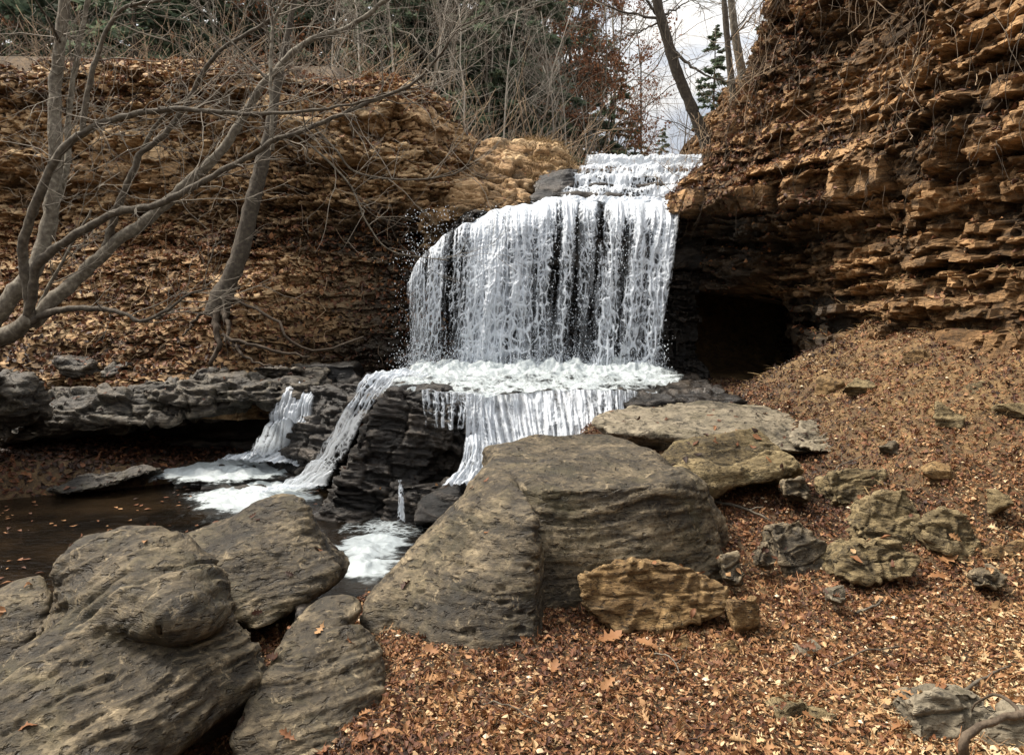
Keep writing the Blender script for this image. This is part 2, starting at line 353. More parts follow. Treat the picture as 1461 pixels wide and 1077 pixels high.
# ------------------------------------------------------------------ terrain
BASIN = [(-16, 9.9), (-6, 9.9), (-2.2, 10.2), (-1.4, 10.6), (2.1, 10.7), (2.3, 11.7), (4.6, 12.4), (5.4, 9.6), (5.2, 7.4), (5.2, 5.5), (5.3, 2), (5.6, -6), (-16, -6)]
CREEK = [(-16, 4.3), (-2.6, 4.4), (-1.9, 4.55), (-1.5, 4.75), (-1.1, 4.45), (-0.62, 4.8), (-0.1, 5.7), (0.3, 7.0), (0.2, 9.0), (-2.8, 9.3), (-3.2, 8.3), (-4.1, 7.75), (-5.1, 7.3), (-5.6, 6.2), (-16, 5.8)]
WZ = -0.30
def height(x, y):
    x = np.asarray(x, float); y = np.asarray(y, float)
    lo = -.03 + .165 * np.clip(y - 4.15, 0, 3.5) + .62 * np.clip(x - 2.25, 0, 3) * ss(3.6, 6, y) * ss(9.6, 8, y)
    lo = lo - .18 * ss(-.5, -1.2, x) * ss(5, 4, y)
    lo = np.where(x < -2.6, np.minimum(lo, -.12 + .10 * np.clip(-x - 3.5, 0, 4)), lo)
    lo = lo + (.03 + .07 * ss(2, 3, x) * ss(4.2, 5.5, y)) * fbm(P3(x * 1.3, y * 1.3), 4, 4) + .015 * fbm(P3(x * 4, y * 4), 2, 6)
    cr = polysd(x, y, CREEK)
    lo = lo * ss(-.05, .45, cr) + (-.75 + .05 * fbm(P3(x * 2, y * 2), 3, 9)) * (1 - ss(-.25, .25, cr)) - .12 * (ss(-.25, .25, cr) * (1 - ss(-.05, .45, cr)))
    up = 3.75 + 1.2 * ss(-1.0, -2.6, x) * ss(9, 11.2, y) + 2.9 * ss(3.9, 6.8, x) * ss(22, 15, y)
    up = up + .055 * np.clip(y - 18, 0, 60) + .035 * np.clip(y - 30, 0, 200) * ss(10, -60, x) + .25 * fbm(P3(x * .12, y * .12), 3, 21) * ss(10, 16, y)
    up = up - .35 * np.exp(-((x - 1.4 + .04 * (y - 10)) / 1.2) ** 2) * ss(20, 11, y)
    k = ss(.1, 1.3, polysd(x, y, BASIN))
    return lo * (1 - k) + up * k
def axis(*segs):
    return np.unique(np.concatenate([np.arange(a, b, s) for a, b, s in segs]))
gx = axis((-260, -30, 10.), (-30, -9, .8), (-9, 5.6, .045), (5.6, 30, .8), (30, 261, 10.))
gy = axis((-20, 1.8, .6), (1.8, 10.8, .045), (10.8, 24, .4), (24, 60, 2.), (60, 420, 12.))
X, Y = np.meshgrid(gx, gy, indexing='ij')
Z = height(X, Y)
V = np.stack([X, Y, Z], -1).reshape(-1, 3)
ground = build('ground', V, [gridf(len(gx), len(gy))], M_soil, origin=False, attrs={'lay': .5 + .55 * ss(2.3, 2.9, V[:, 0]) * ss(4.8, 5.6, V[:, 1])})
tag(ground, kind='structure')

wx = axis((-16, .5, .06)); wy = axis((3.9, 9.6, .06))
X, Y = np.meshgrid(wx, wy, indexing='ij')
near = np.exp(-((X + 1.9) ** 2 + (Y - 7) ** 2) / 3.5)
Z = WZ + .022 * near * fbm(P3(X * 6, Y * 6), 3, 31) + .004 * fbm(P3(X * 3, Y * 5), 2, 32)
water = build('water', np.stack([X, Y, Z], -1).reshape(-1, 3), [gridf(len(wx), len(wy))], M_water, origin=False)
tag(water, kind='structure')

# ------------------------------------------------------------------ layered cliffs
def resamp(prof, n):
    P = np.asarray(prof, float); L = np.concatenate([[0], np.cumsum(np.linalg.norm(np.diff(P, axis=0), axis=1))])
    s = np.linspace(0, L[-1], n); return np.stack([np.interp(s, L, P[:, 0]), np.interp(s, L, P[:, 1])], -1)
def layers(z0, z1, tmin, tmax, seed):
    g = np.random.default_rng(seed); z = [z0]
    while z[-1] < z1:
        if g.random() < .3: z.append(z[-1] + tmax * g.uniform(.7, 1.5))
        else:
            for k in range(g.integers(2, 7)): z.append(z[-1] + tmin * g.uniform(.7, 2.2))
    return np.array(z)
def cliff(name, plan, profs, weights, du, nv, mat, parent, seed, wet_shade_f=None, crumb=0.0, amp=.16, blk=.09, tmin=.03, tmax=.22, flip=1, tilt=0.0, ampf=None):
    """profs: list of (outward, z) profiles of equal meaning; weights(s, xy) -> list of blend weights along the plan curve"""
    L = np.sum(np.linalg.norm(np.diff(np.asarray(plan, float), axis=0), axis=1)); nu = int(L / du)
    pl = smooth_path(plan, nu)[:, :2]
    s = np.concatenate([[0], np.cumsum(np.linalg.norm(np.diff(pl, axis=0), axis=1))])
    T = np.gradient(pl, axis=0)
    ker = np.ones(25) / 25
    T = np.stack([np.convolve(np.pad(T[:, k], 12, 'edge'), ker, 'valid') for k in (0, 1)], -1)
    T /= np.linalg.norm(T, axis=1)[:, None]
    Nn = np.stack([T[:, 1], -T[:, 0]], -1) * flip
    PR = [resamp(p, nv) for p in profs]; W = weights(s, pl)
    PF = sum(w[:, None, None] * p[None] for w, p in zip(W, PR))          # nu,nv,2
    d, z = PF[..., 0], PF[..., 1]; S = np.broadcast_to(s[:, None], d.shape)
    # bedding
    zz = z + tilt * S + .16 * fbm(P3(S * .35, z * .25), 3, seed) + .045 * fbm(P3(S * 2.2, z * 2), 3, seed + 1)
    lz = layers(-4, 12, tmin, tmax, seed); i = np.clip(np.searchsorted(lz, zz) - 1, 0, len(lz) - 2)
    th = lz[i + 1] - lz[i]; t = (zz - lz[i]) / th
    lr = h01(i, np.zeros_like(i), seed)
    run = fbm(P3(S * .6, i * 3.7), 3, seed + 2)                       # a bed swells and pinches along its length
    w = .10 + .55 * h01(i, np.ones_like(i), seed + 3) * np.clip(th * 6, .35, 1.4)
    cs = S / w + 7 * h01(i, np.full_like(i, 2), seed) + .35 * fbm(P3(S * 3, z * 3), 2, seed + 4)
    ci = np.floor(cs).astype(int); ct = cs - ci; br = h01(ci, i, seed + 5)
    edge = np.minimum(ct, 1 - ct) * w
    damp = np.clip(th / .13, .22, 1.)
    disp = amp * (lr - .5) * damp + amp * .6 * run * np.clip(th / .1, .45, 1) + blk * (br - .5) * 1.6 * np.clip(th / .10, .5, 1)
    disp -= .06 * (1 - ss(0, .022, edge)) * (br > .2)
    disp -= .4 * np.minimum(th, .12) * ((1 - ss(0, .12, t)) * .7 + ss(.88, 1., t) * .3)
    disp += .025 * fbm(P3(S * 5, z * 9, br * 20), 3, seed + 6) + .10 * fbm(P3(S * .9, z * .9), 3, seed + 7)
    bigm = ss(.25, .5, fbm(P3(S * 1.1, z * 1.7), 2, seed + 8)); disp -= .16 * bigm
    if ampf is not None: disp = disp * ampf(S, z, pl)
    cz = ss(-.15, .3, fbm(P3(S * .7, z * .8), 3, seed + 20) + crumb)            # crumbled, rubbly zones
    F1, F2 = vor(S * 5.5 + .4 * fbm(P3(S * 4, z * 4), 2, seed + 21), zz * 10 + .4 * fbm(P3(S * 4, z * 4), 2, seed + 22), seed)
    disp += cz * (.13 * (.45 - F1) - .05 * (1 - ss(0, .12, F2 - F1)) + .07 * fbm(P3(S * 3.5, z * 4.5), 4, seed + 23))
    disp += .022 * fbm(P3(S * 9, z * 16, br * 9), 3, seed + 24) + .03 * (h01(np.floor(S * 7 + br * 9).astype(int), i, seed + 25) - .5)
    dz = .02 * fbm(P3(S * 6, z * 6), 2, seed + 9)
    qs = .065; jq = h01(i, ci, seed + 26)
    disp = .35 * disp + .65 * (np.round(disp / qs + jq) - jq) * qs
    D = d + disp
    V = np.stack([pl[:, None, 0] + Nn[:, None, 0] * D, pl[:, None, 1] + Nn[:, None, 1] * D, z + dz], -1).reshape(-1, 3)
    lay = np.clip(.5 * lr + .3 * br + .35 * fbm(P3(S * .8, z * 1.5), 3, seed + 10) + .12, 0, 1)
    q = gridf(d.shape[0], nv); at_ = {'lay': lay.ravel()}
    if wet_shade_f: at_['wet'] = np.clip(wet_shade_f(V[:, 0], V[:, 1], V[:, 2]) + .35 * fbm(V * np.array([1.2, 1.2, 2.5]), 4, seed + 30) * (wet_shade_f(V[:, 0], V[:, 1], V[:, 2]) > .02), 0, 1)  # mask for wet stain, a dark band and painted cave shade
    o = build(name, V, [q], mat, parent, at_, smooth=False)
    return o, V, q
def facesample(V, q, n, mz=.35, zmin=-9, zmax=99, seed=0, box=None):
    g = np.random.default_rng(seed)
    a, b, c, d = (V[q[:, k]] for k in range(4)); N = np.cross(c - a, d - b); A = np.linalg.norm(N, axis=1); N = N / np.maximum(A, 1e-12)[:, None]
    N *= np.sign(N[:, 2:3] + 1e-9)
    C = (a + b + c + d) / 4
    w = A * (N[:, 2] > mz) * (C[:, 2] > zmin) * (C[:, 2] < zmax)
    if box is not None: w = w * (C[:, 0] > box[0]) * (C[:, 0] < box[1]) * (C[:, 1] > box[2]) * (C[:, 1] < box[3])
    k = g.choice(len(q), n, p=w / w.sum()); u = g.random((n, 2))
    p = a[k] * ((1 - u[:, :1]) * (1 - u[:, 1:])) + b[k] * (u[:, :1] * (1 - u[:, 1:])) + c[k] * (u[:, :1] * u[:, 1:]) + d[k] * ((1 - u[:, :1]) * u[:, 1:])
    return p, N[k]

cliffR = empty('sandstone_cliff', (4.0, 7.5, 0.3), 'tall dark brown layered sandstone cliff with hanging roots, right of the waterfall', 'cliff')
planR = [(3.2, 22), (2.75, 15), (2.35, 12), (2.05, 10.4), (2.1, 9.75), (2.55, 9.1), (3.15, 8.4), (3.7, 7.3), (4.0, 6.1), (4.2, 4.6), (4.5, 2.5), (5.0, 0), (5.6, -3)]
profR_cave = [(-1.9, -.2), (-1.9, .9), (-1.75, 1.55), (-.55, 1.75), (-.4, 2.0), (-.42, 2.4), (-.22, 2.55), (0.05, 2.68), (-.05, 2.95), (-.55, 3.4), (-.85, 4.0), (-1.15, 5.0), (-1.6, 5.8), (-2.6, 6.4)]
profR_open = [(.25, -.2), (.22, .7), (.18, 1.25), (.05, 1.7), (0, 2.0), (-.05, 2.4), (0, 2.6), (.05, 2.9), (.0, 3.2), (-.1, 3.6), (-.15, 4.1), (-.35, 5.0), (-.7, 5.8), (-1.9, 6.4)]
profR_mid = [(-.3, -.2), (-.38, .8), (-.42, 1.45), (-.48, 1.75), (-.4, 2.0), (-.42, 2.4), (-.22, 2.55), (0.05, 2.68), (-.05, 2.95), (-.5, 3.4), (-.7, 4.0), (-.95, 5.0), (-1.4, 5.8), (-2.4, 6.4)]
def wR(s, pl):
    w = ss(8.3, 7.2, pl[:, 1]); c = ss(8.3, 9.6, pl[:, 1]); return [c, 1 - w - c, w]
rockR, VR, QR = cliff('rock_face', planR, [profR_cave, profR_mid, profR_open], wR, .022, 430, M_cliffR, cliffR, 41, amp=.26, blk=.15, tmin=.045, tmax=.27, flip=1, tilt=-.015, crumb=-.08, wet_shade_f=lambda x, y, z: ss(3.9, 2.4, x) * ss(2.95, 2.35, z) + .9 * ss(1.75, 1.5, z) * ss(8, 8.6, y))  # wet stain by the fall, plus the hollow's shade painted into the colour

cliffL = empty('sandstone_bank', (-4.0, 9.5, 0.5), 'broad leaf strewn sandstone bank behind the bare branches, left of the waterfall', 'bank')
planL = [(-16, 10.8), (-11, 10.7), (-7, 10.6), (-4, 10.45), (-2.4, 10.4), (-1.35, 10.35), (-.95, 10.75), (-.78, 11.6), (-.85, 13), (-1.1, 16)]
profL_slope = [(2.1, .35), (1.85, .72), (1.55, .95), (1.2, 1.4), (.8, 1.95), (.42, 2.3), (.2, 2.55), (.12, 2.8), (.2, 3.2), (.12, 3.7), (.05, 4.1), (-.1, 4.5), (-.5, 4.8), (-2.2, 4.95)]
profL_wall = [(.45, .1), (.35, .6), (.3, 1.0), (.2, 1.5), (.05, 1.9), (-.1, 2.2), (-.15, 2.45), (.1, 2.75), (.16, 3.1), (.12, 3.6), (.05, 3.9), (-.1, 4.2), (-.3, 4.45), (-1.2, 4.75)]
def wL(s, pl):
    w = ss(-3.3, -1.9, pl[:, 0]); w = np.maximum(w, ss(10.7, 11, pl[:, 1]) * (pl[:, 0] > -2)); return [1 - w, w]
rockL, VL, QL = cliff('rock_face', planL, [profL_slope, profL_wall], wL, .024, 400, M_cliffL, cliffL, 73, amp=.20, blk=.14, tmin=.032, tmax=.2, flip=1, crumb=.3, wet_shade_f=lambda x, y, z: 1.1 * ss(-2.9, -1.5, x) * ss(2.75, 2.2, z) * ss(-.6, -1., x) + .65 * ss(-4.6, -3, x) * ss(2.9, 2.6, z) * ss(2.1, 2.35, z),  # wet beside the fall; second term darkens a band of beds
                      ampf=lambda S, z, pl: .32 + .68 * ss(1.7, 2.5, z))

# rock face behind the falls, and the wet bed under every cascade
fall_rock = empty('waterfall_rock', (.4, 9.8, .3), 'black wet layered rock wall behind and under the falling water', 'rock wall')
planF = [(-1.32, 10.6), (-1.2, 10.1), (-.6, 10.15), (.4, 10.25), (1.4, 10.2), (2.0, 10.1), (2.5, 10.2)]
profF = [(.35, .2), (.2, .7), (-.15, .9), (-.25, 1.5), (-.2, 2.0), (0, 2.35), (.12, 2.6), (.1, 2.74), (-.3, 2.80), (-.8, 2.84)]
profFlow = [(a, .2 + (b - .2) * .70) for a, b in profF]
def wF(s, pl):
    w = ss(-1.35, -.45, pl[:, 0]); return [w, 1 - w]
o, VF, QF = cliff('back_wall', planF, [profF, profFlow], wF, .02, 230, M_dark, fall_rock, 91, amp=.14, blk=.10, tmin=.04, tmax=.2)

def hullpx(pts): return [at(*p).tolist() for p in pts]
def box(x0, x1, y0, y1, z0, z1, j=.06, seed=0):
    g = np.random.default_rng(seed)
    return [(x + g.uniform(-j, j), y + g.uniform(-j, j), z + g.uniform(-j, j) * .6) for x in (x0, x1) for y in (y0, y1) for z in (z0, z1)]
# plunge ledge under the falls and stepped bed of the upper cascade: parts of the waterfall rock
ledge = rock('plunge_ledge', [box(-1.45, 2.3, 7.55, 10.6, -.4, .665, .04, 1), box(-.95, -.22, 7.15, 8.2, -.5, .66, .04, 2)], M_dark, .026, 1, .03, 9, .05, seed=101, blk=.08, bfreq=3, parent=fall_rock, pit=.01)
steps = []
for k, (y, z, xa, xb) in enumerate([(10.25, 2.84, .1, 2.5), (10.8, 3.08, .35, 2.6), (11.35, 3.3, .55, 2.75), (11.95, 3.5, .8, 2.9), (12.5, 3.66, 1.0, 3.0)]):
    steps.append(box(xa, xb, y, y + 1.2, z - .8, z - .05, .05, 20 + k))
rock('stepped_bed', steps, M_dark, .03, 2, .03, 10, .05, seed=103, parent=fall_rock, drop=False)

# dark layered outcrop in the creek below the falls
outc = rock('wet_outcrop', [
    hullpx([(455, 735, 6.75), (482, 690, 6.8), (520, 610, 6.95), (556, 558, 7.1), (600, 552, 7.1), (640, 556, 7.15), (640, 600, 7.05), (560, 700, 6.8), (560, 760, 6.7), (446, 768, 6.75), (540, 700, 7.9), (570, 556, 8.3), (640, 556, 8.3), (650, 740, 7.8)]),
    hullpx([(560, 690, 6.75), (640, 690, 6.75), (645, 745, 6.7), (545, 770, 6.6), (640, 770, 6.6), (560, 690, 7.6), (655, 690, 7.5), (650, 770, 7.5)]),
    hullpx([(600, 608, 7.0), (668, 604, 7.05), (672, 640, 7.05), (600, 650, 6.98), (600, 606, 7.8), (680, 606, 7.8), (680, 645, 7.8), (600, 650, 7.8)]),
    hullpx([(590, 660, 7.15), (668, 650, 7.2), (665, 750, 7.1), (590, 750, 7.1), (590, 560, 7.9), (690, 560, 7.9), (690, 750, 7.9), (590, 750, 7.9)])],
    M_dark, .015, 1, .035, 18, .05, 2.2, .008, seed=111, bed=(.18, -.1, 1), blk=.12, bfreq=2.1, bz=5.5)
tag(outc, 'black wet layered outcrop below the falls, between two white side streams', 'rock')
outc2 = rock('wet_rock', [hullpx([(600, 705, 6.5), (655, 690, 6.5), (660, 715, 6.4), (640, 745, 6.3), (590, 745, 6.3), (600, 705, 6.9), (655, 690, 6.9), (655, 750, 6.9), (590, 760, 6.9)])], M_dark, .015, 2, .012, 20, .03, 2.5, .01, seed=113, bed=(.3, 0, 1))
tag(outc2, 'small brown wet rock at the foot of the black outcrop beside the pale boulder', 'rock')
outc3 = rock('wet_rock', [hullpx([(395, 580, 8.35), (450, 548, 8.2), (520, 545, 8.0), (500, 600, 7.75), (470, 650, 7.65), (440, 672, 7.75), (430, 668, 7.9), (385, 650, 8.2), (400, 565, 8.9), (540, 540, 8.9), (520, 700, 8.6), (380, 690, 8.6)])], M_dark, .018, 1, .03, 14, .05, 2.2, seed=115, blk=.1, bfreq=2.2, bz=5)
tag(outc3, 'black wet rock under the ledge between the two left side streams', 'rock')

# left overhanging ledge above the pool with its dark undercut
lg = rock('overhanging_ledge', [
    hullpx([(15, 618, 8.0), (40, 590, 8.1), (130, 555, 8.3), (230, 540, 8.35), (340, 538, 8.4), (455, 545, 8.35), (462, 560, 8.3), (400, 572, 8.2), (250, 585, 8.15), (120, 618, 8.05), (10, 630, 8.0), (-60, 560, 9.6), (470, 520, 9.9), (470, 575, 9.9), (-60, 640, 9.6)]),
    hullpx([(200, 556, 8.2), (440, 548, 8.2), (440, 572, 8.15), (230, 580, 8.1), (200, 556, 9.6), (450, 540, 9.6), (450, 580, 9.6), (200, 585, 9.6)])],
    M_ledge, .02, 1, .035, 15, .06, 1.8, .008, seed=121, bed=(.05, 0, 1), blk=.12, bfreq=1.7, bz=5)
tag(lg, 'grey rock ledge overhanging a black undercut beside the dark pool', 'rock ledge')
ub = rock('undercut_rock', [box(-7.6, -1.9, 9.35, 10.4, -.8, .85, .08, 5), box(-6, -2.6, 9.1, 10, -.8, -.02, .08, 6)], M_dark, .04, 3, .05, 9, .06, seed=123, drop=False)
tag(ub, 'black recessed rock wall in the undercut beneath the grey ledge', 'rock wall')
r = rock('shore_rock', [hullpx([(70, 696, 7.5), (120, 676, 7.7), (205, 660, 7.9), (235, 668, 7.85), (150, 694, 7.5), (90, 706, 7.4), (60, 708, 8), (235, 678, 8.3)])], M_ledge, .018, 3, .015, 18, .03, seed=125, blk=.04, bfreq=2, bz=5)
tag(r, 'flat grey rock at the leafy shore of the dark pool', 'rock')
r = rock('shore_rock', [blob(at(10, 575, 7.8), (.35, .4, .38), 14, 3), blob(at(-40, 560, 7.6), (.4, .4, .5), 14, 4)], M_ledge, .022, 2, .02, 14, .05, seed=126, blk=.08, bfreq=2, bz=5)
tag(r, 'brown rock lump at the far left end of the grey ledge', 'rock')
r = rock('shore_rock', [blob(at(108, 525, 8.8), (.3, .25, .16), 14, 13)], M_ledge, .02, 2, .02, 18, .04, seed=127)
tag(r, 'pale rock resting among leaves on the left half of the grey ledge', 'rock')
for k, (px, py, w, hh, lab) in enumerate([(300, 535, .24, .10, 'thin pale rock lying on the grey ledge beneath the slender tree'), (170, 528, .2, .12, 'grey rock lump on the grey ledge below the leaf covered slope'), (395, 530, .3, .09, 'thin flat rock on the grey ledge near the left side stream')]):
    r = rock('shore_rock', [blob(at(px, py, 8.75), (w, .22, hh), 14, 30 + k)], M_ledge, .02, 2, .015, 22, .03, seed=130 + k, blk=.05); tag(r, lab, 'rock')

# rock shelf between the bank and the top of the falls
sh = rock('rock_shelf', [
    hullpx([(655, 206, 12.2), (700, 203, 12.3), (790, 215, 12.4), (815, 238, 12.1), (760, 262, 11.4), (690, 285, 10.9), (640, 300, 10.6), (650, 215, 13.6), (800, 215, 13.6), (830, 260, 13), (640, 330, 11), (760, 330, 12)]),
    hullpx([(640, 262, 10.6), (730, 262, 10.9), (765, 285, 10.7), (700, 297, 10.35), (640, 306, 10.3), (590, 330, 10.2), (600, 262, 10.8), (640, 400, 10.8), (770, 300, 11.5)])],
    M_cliffL, .022, 0, .06, 12, .05, 1.5, .01, seed=141, bed=(.12, 0, 1), blk=.16, bfreq=2.8)
tag(sh, 'low tan layered rock shelf between the left bank and the top of the falls', 'rock shelf')
r = rock('wet_rock', [hullpx([(765, 262, 11.0), (812, 243, 11.3), (820, 262, 11.1), (785, 287, 10.6), (755, 287, 10.6), (775, 243, 12), (825, 243, 12), (785, 290, 11.6)])], M_dark, .02, 2, .03, 14, .04, seed=143)
tag(r, 'black wet rock at the left edge of the upper cascade', 'rock')

# ------------------------------------------------------------------ big boulders in front
bd = rock('boulder', [
    # main block: flat top, set-back front face
    hullpx([(705, 640, 5.2), (760, 622, 5.7), (870, 618, 5.9), (915, 650, 5.2), (975, 678, 4.6), (1000, 690, 4.55), (950, 690, 4.35), (770, 694, 4.22), (700, 690, 4.5),
            (1032, 845, 4.35), (1010, 885, 4.25), (860, 915, 4.02), (770, 912, 4.0), (690, 640, 5.5), (690, 800, 5.4), (1030, 800, 5.3), (900, 640, 5.9)]),
    # left lobe standing proud of it, sloping down to the water
    hullpx([(705, 690, 4.3), (748, 700, 4.1), (764, 730, 3.95), (768, 800, 3.82), (766, 928, 3.6), (700, 938, 3.52), (650, 935, 3.54), (640, 745, 4.15), (585, 795, 4.1), (570, 900, 3.75), (700, 660, 4.9), (590, 840, 4.7), (690, 800, 5.0), (770, 900, 4.2)]),
    hullpx([(640, 745, 4.2), (580, 800, 4.15), (520, 850, 4.0), (510, 885, 3.82), (540, 915, 3.76), (600, 915, 3.78), (650, 800, 4.0), (560, 840, 4.9), (690, 800, 5.2)]),
    # rounded knob behind on the left
    hullpx([(685, 680, 5.2), (700, 650, 5.3), (730, 636, 5.35), (748, 655, 5.0), (720, 690, 4.7), (680, 720, 4.9), (700, 655, 5.9), (740, 640, 5.9), (690, 740, 5.7)]),
    # dark right flank
    hullpx([(975, 672, 4.9), (1010, 690, 4.95), (1030, 735, 4.9), (1035, 770, 4.85), (990, 720, 4.45), (1000, 790, 4.4), (960, 660, 5.4), (1020, 800, 5.3)])],
    M_gray, .0105, 70, .008, 24, .055, 1.7, .014, 17, seed=151, loct=2, infl=.012)
tag(bd, 'huge flat topped grey boulder in the middle, in front of the falls', 'boulder')
b1 = rock('boulder', [
    hullpx([(62, 835, 3.15), (85, 785, 3.2), (150, 758, 3.3), (215, 762, 3.35), (285, 800, 3.25), (332, 868, 3.1), (100, 868, 2.97), (180, 905, 2.84), (255, 888, 2.86), (312, 890, 2.98), (120, 780, 4.0), (300, 830, 4.0), (100, 900, 3.6), (320, 900, 3.6)]),
    hullpx([(80, 880, 3.08), (330, 880, 3.06), (385, 965, 3.02), (120, 960, 2.98), (60, 980, 3.9), (380, 1000, 3.9), (120, 800, 3.9), (300, 850, 3.9)]),
    hullpx([(104, 866, 2.98), (60, 912, 2.8), (20, 950, 2.66), (-20, 985, 2.55), (-80, 1020, 2.5), (-60, 1150, 2.25), (120, 1140, 2.35), (215, 1060, 2.6), (382, 968, 3.0), (330, 900, 3.07), (220, 925, 2.98), (140, 915, 2.95), (0, 1000, 3.5), (380, 1010, 3.6), (-60, 1100, 3.3)])],
    M_gray2, .0105, 260, .020, 21, .07, 1.9, .005, 18, loct=2, infl=.03, seed=161, bed=(-.42, .15, 1))
tag(b1, 'massive grey boulder with slanted ridges at the bottom left corner', 'boulder')
b0 = rock('boulder', [hullpx([(-60, 880, 3.5), (20, 830, 3.6), (60, 815, 3.7), (75, 860, 3.5), (40, 950, 3.3), (-20, 975, 3.2), (-100, 960, 3.3), (60, 830, 4.2), (-60, 900, 4.3), (60, 960, 4.1), (-80, 1050, 3.9)])], M_gray, .012, 150, .008, 24, .05, seed=163, loct=2, infl=.025, bed=(-.3, 0, 1))
tag(b0, 'pitted grey boulder at the left edge behind the massive ridged one', 'boulder')
b2 = rock('boulder', [
    hullpx([(240, 768, 4.5), (300, 748, 4.6), (360, 732, 4.6), (395, 712, 4.6), (425, 712, 4.55), (455, 745, 4.5), (488, 795, 4.4), (480, 815, 4.25), (440, 845, 4.1), (400, 885, 3.95), (370, 905, 3.85), (330, 880, 3.9), (270, 800, 4.2), (240, 790, 4.9), (430, 725, 5.1), (490, 810, 5.0), (380, 900, 4.8), (260, 880, 4.8)])],
    M_gray2, .011, 200, .013, 24, .07, 2.0, .006, loct=2, infl=.025, seed=165, bed=(-.25, .1, 1))
tag(b2, 'dark smooth boulder with an upturned tip between the pool and the white eddy', 'boulder')
b3 = rock('boulder', [
    hullpx([(395, 935, 3.3), (430, 880, 3.5), (462, 852, 3.6), (500, 848, 3.6), (515, 870, 3.5), (470, 905, 3.35), (385, 970, 3.2), (440, 870, 3.9), (510, 860, 3.9), (400, 1000, 3.7)]),
    hullpx([(345, 1020, 2.85), (385, 965, 3.0), (440, 930, 3.1), (495, 885, 3.3), (520, 885, 3.35), (548, 930, 3.3), (553, 965, 3.2), (520, 1030, 3.0), (500, 1110, 2.75), (345, 1120, 2.65), (335, 1060, 2.75), (420, 960, 3.6), (540, 930, 3.7), (400, 1100, 3.4), (530, 1060, 3.5)])],
    M_gray, .0095, 90, .009, 30, .05, 2.4, .012, 18, loct=2, infl=.015, seed=167, bed=(-.2, .2, 1))
tag(b3, 'smaller cracked grey boulder with pale ridges, leaning against the left boulders', 'boulder')
r = rock('rock', [blob(at(458, 868, 4.15), (.16, .2, .14), 14, 7)], M_dark, .012, 4, .008, 30, .02, seed=169)
tag(r, 'small dark wet rock wedged in the gap beside the white eddy', 'rock')

# slab and rocks to the right of the boulder
sl = rock('flat_rock', [
    hullpx([(850, 600, 6.6), (880, 580, 7.0), (950, 573, 7.4), (1100, 573, 7.6), (1200, 580, 7.4), (1240, 605, 7.0), (1225, 640, 6.3), (1150, 645, 6.1), (1000, 615, 6.3), (870, 618, 6.3), (900, 680, 7.2), (1200, 660, 7.2)])],
    M_slab, .018, 4, .022, 18, .05, 1.8, .014, seed=171)
tag(sl, 'long flat pale rock slab between the falls and the leaf litter', 'rock')
sl2 = rock('flat_rock', [hullpx([(915, 655, 5.4), (960, 632, 5.6), (1040, 622, 5.65), (1075, 604, 5.7), (1110, 626, 5.6), (1150, 662, 5.45), (1130, 680, 5.4), (1060, 690, 5.32), (1010, 700, 5.25), (970, 685, 5.2), (930, 665, 5.3), (1000, 640, 6.2), (1075, 612, 6.1), (1140, 690, 6.0), (950, 700, 6)])], M_olive, .013, 4, .016, 20, .05, 2.6, .012, seed=173)
tag(sl2, 'mossy olive rock with a raised crest behind the big boulder', 'rock')
sl3 = rock('flat_rock', [hullpx([(1140, 600, 6.5), (1200, 585, 6.8), (1228, 610, 6.6), (1220, 645, 6.1), (1160, 645, 6.0), (1125, 630, 6.2), (1150, 610, 7), (1230, 650, 6.8)])], M_slab, .016, 2, .02, 18, .04, 2.2, .012, seed=174, facet=.03)
tag(sl3, 'blocky pale grey rock at the right end of the long slab', 'rock')
r = rock('flat_rock', [hullpx([(1245, 590, 6.7), (1290, 588, 6.7), (1298, 605, 6.5), (1255, 615, 6.4), (1250, 600, 7.2), (1300, 620, 7.0)])], M_slab, .016, 3, .015, 20, .03, seed=175)
tag(r, 'small pale slab among leaves just right of the long slab', 'rock')
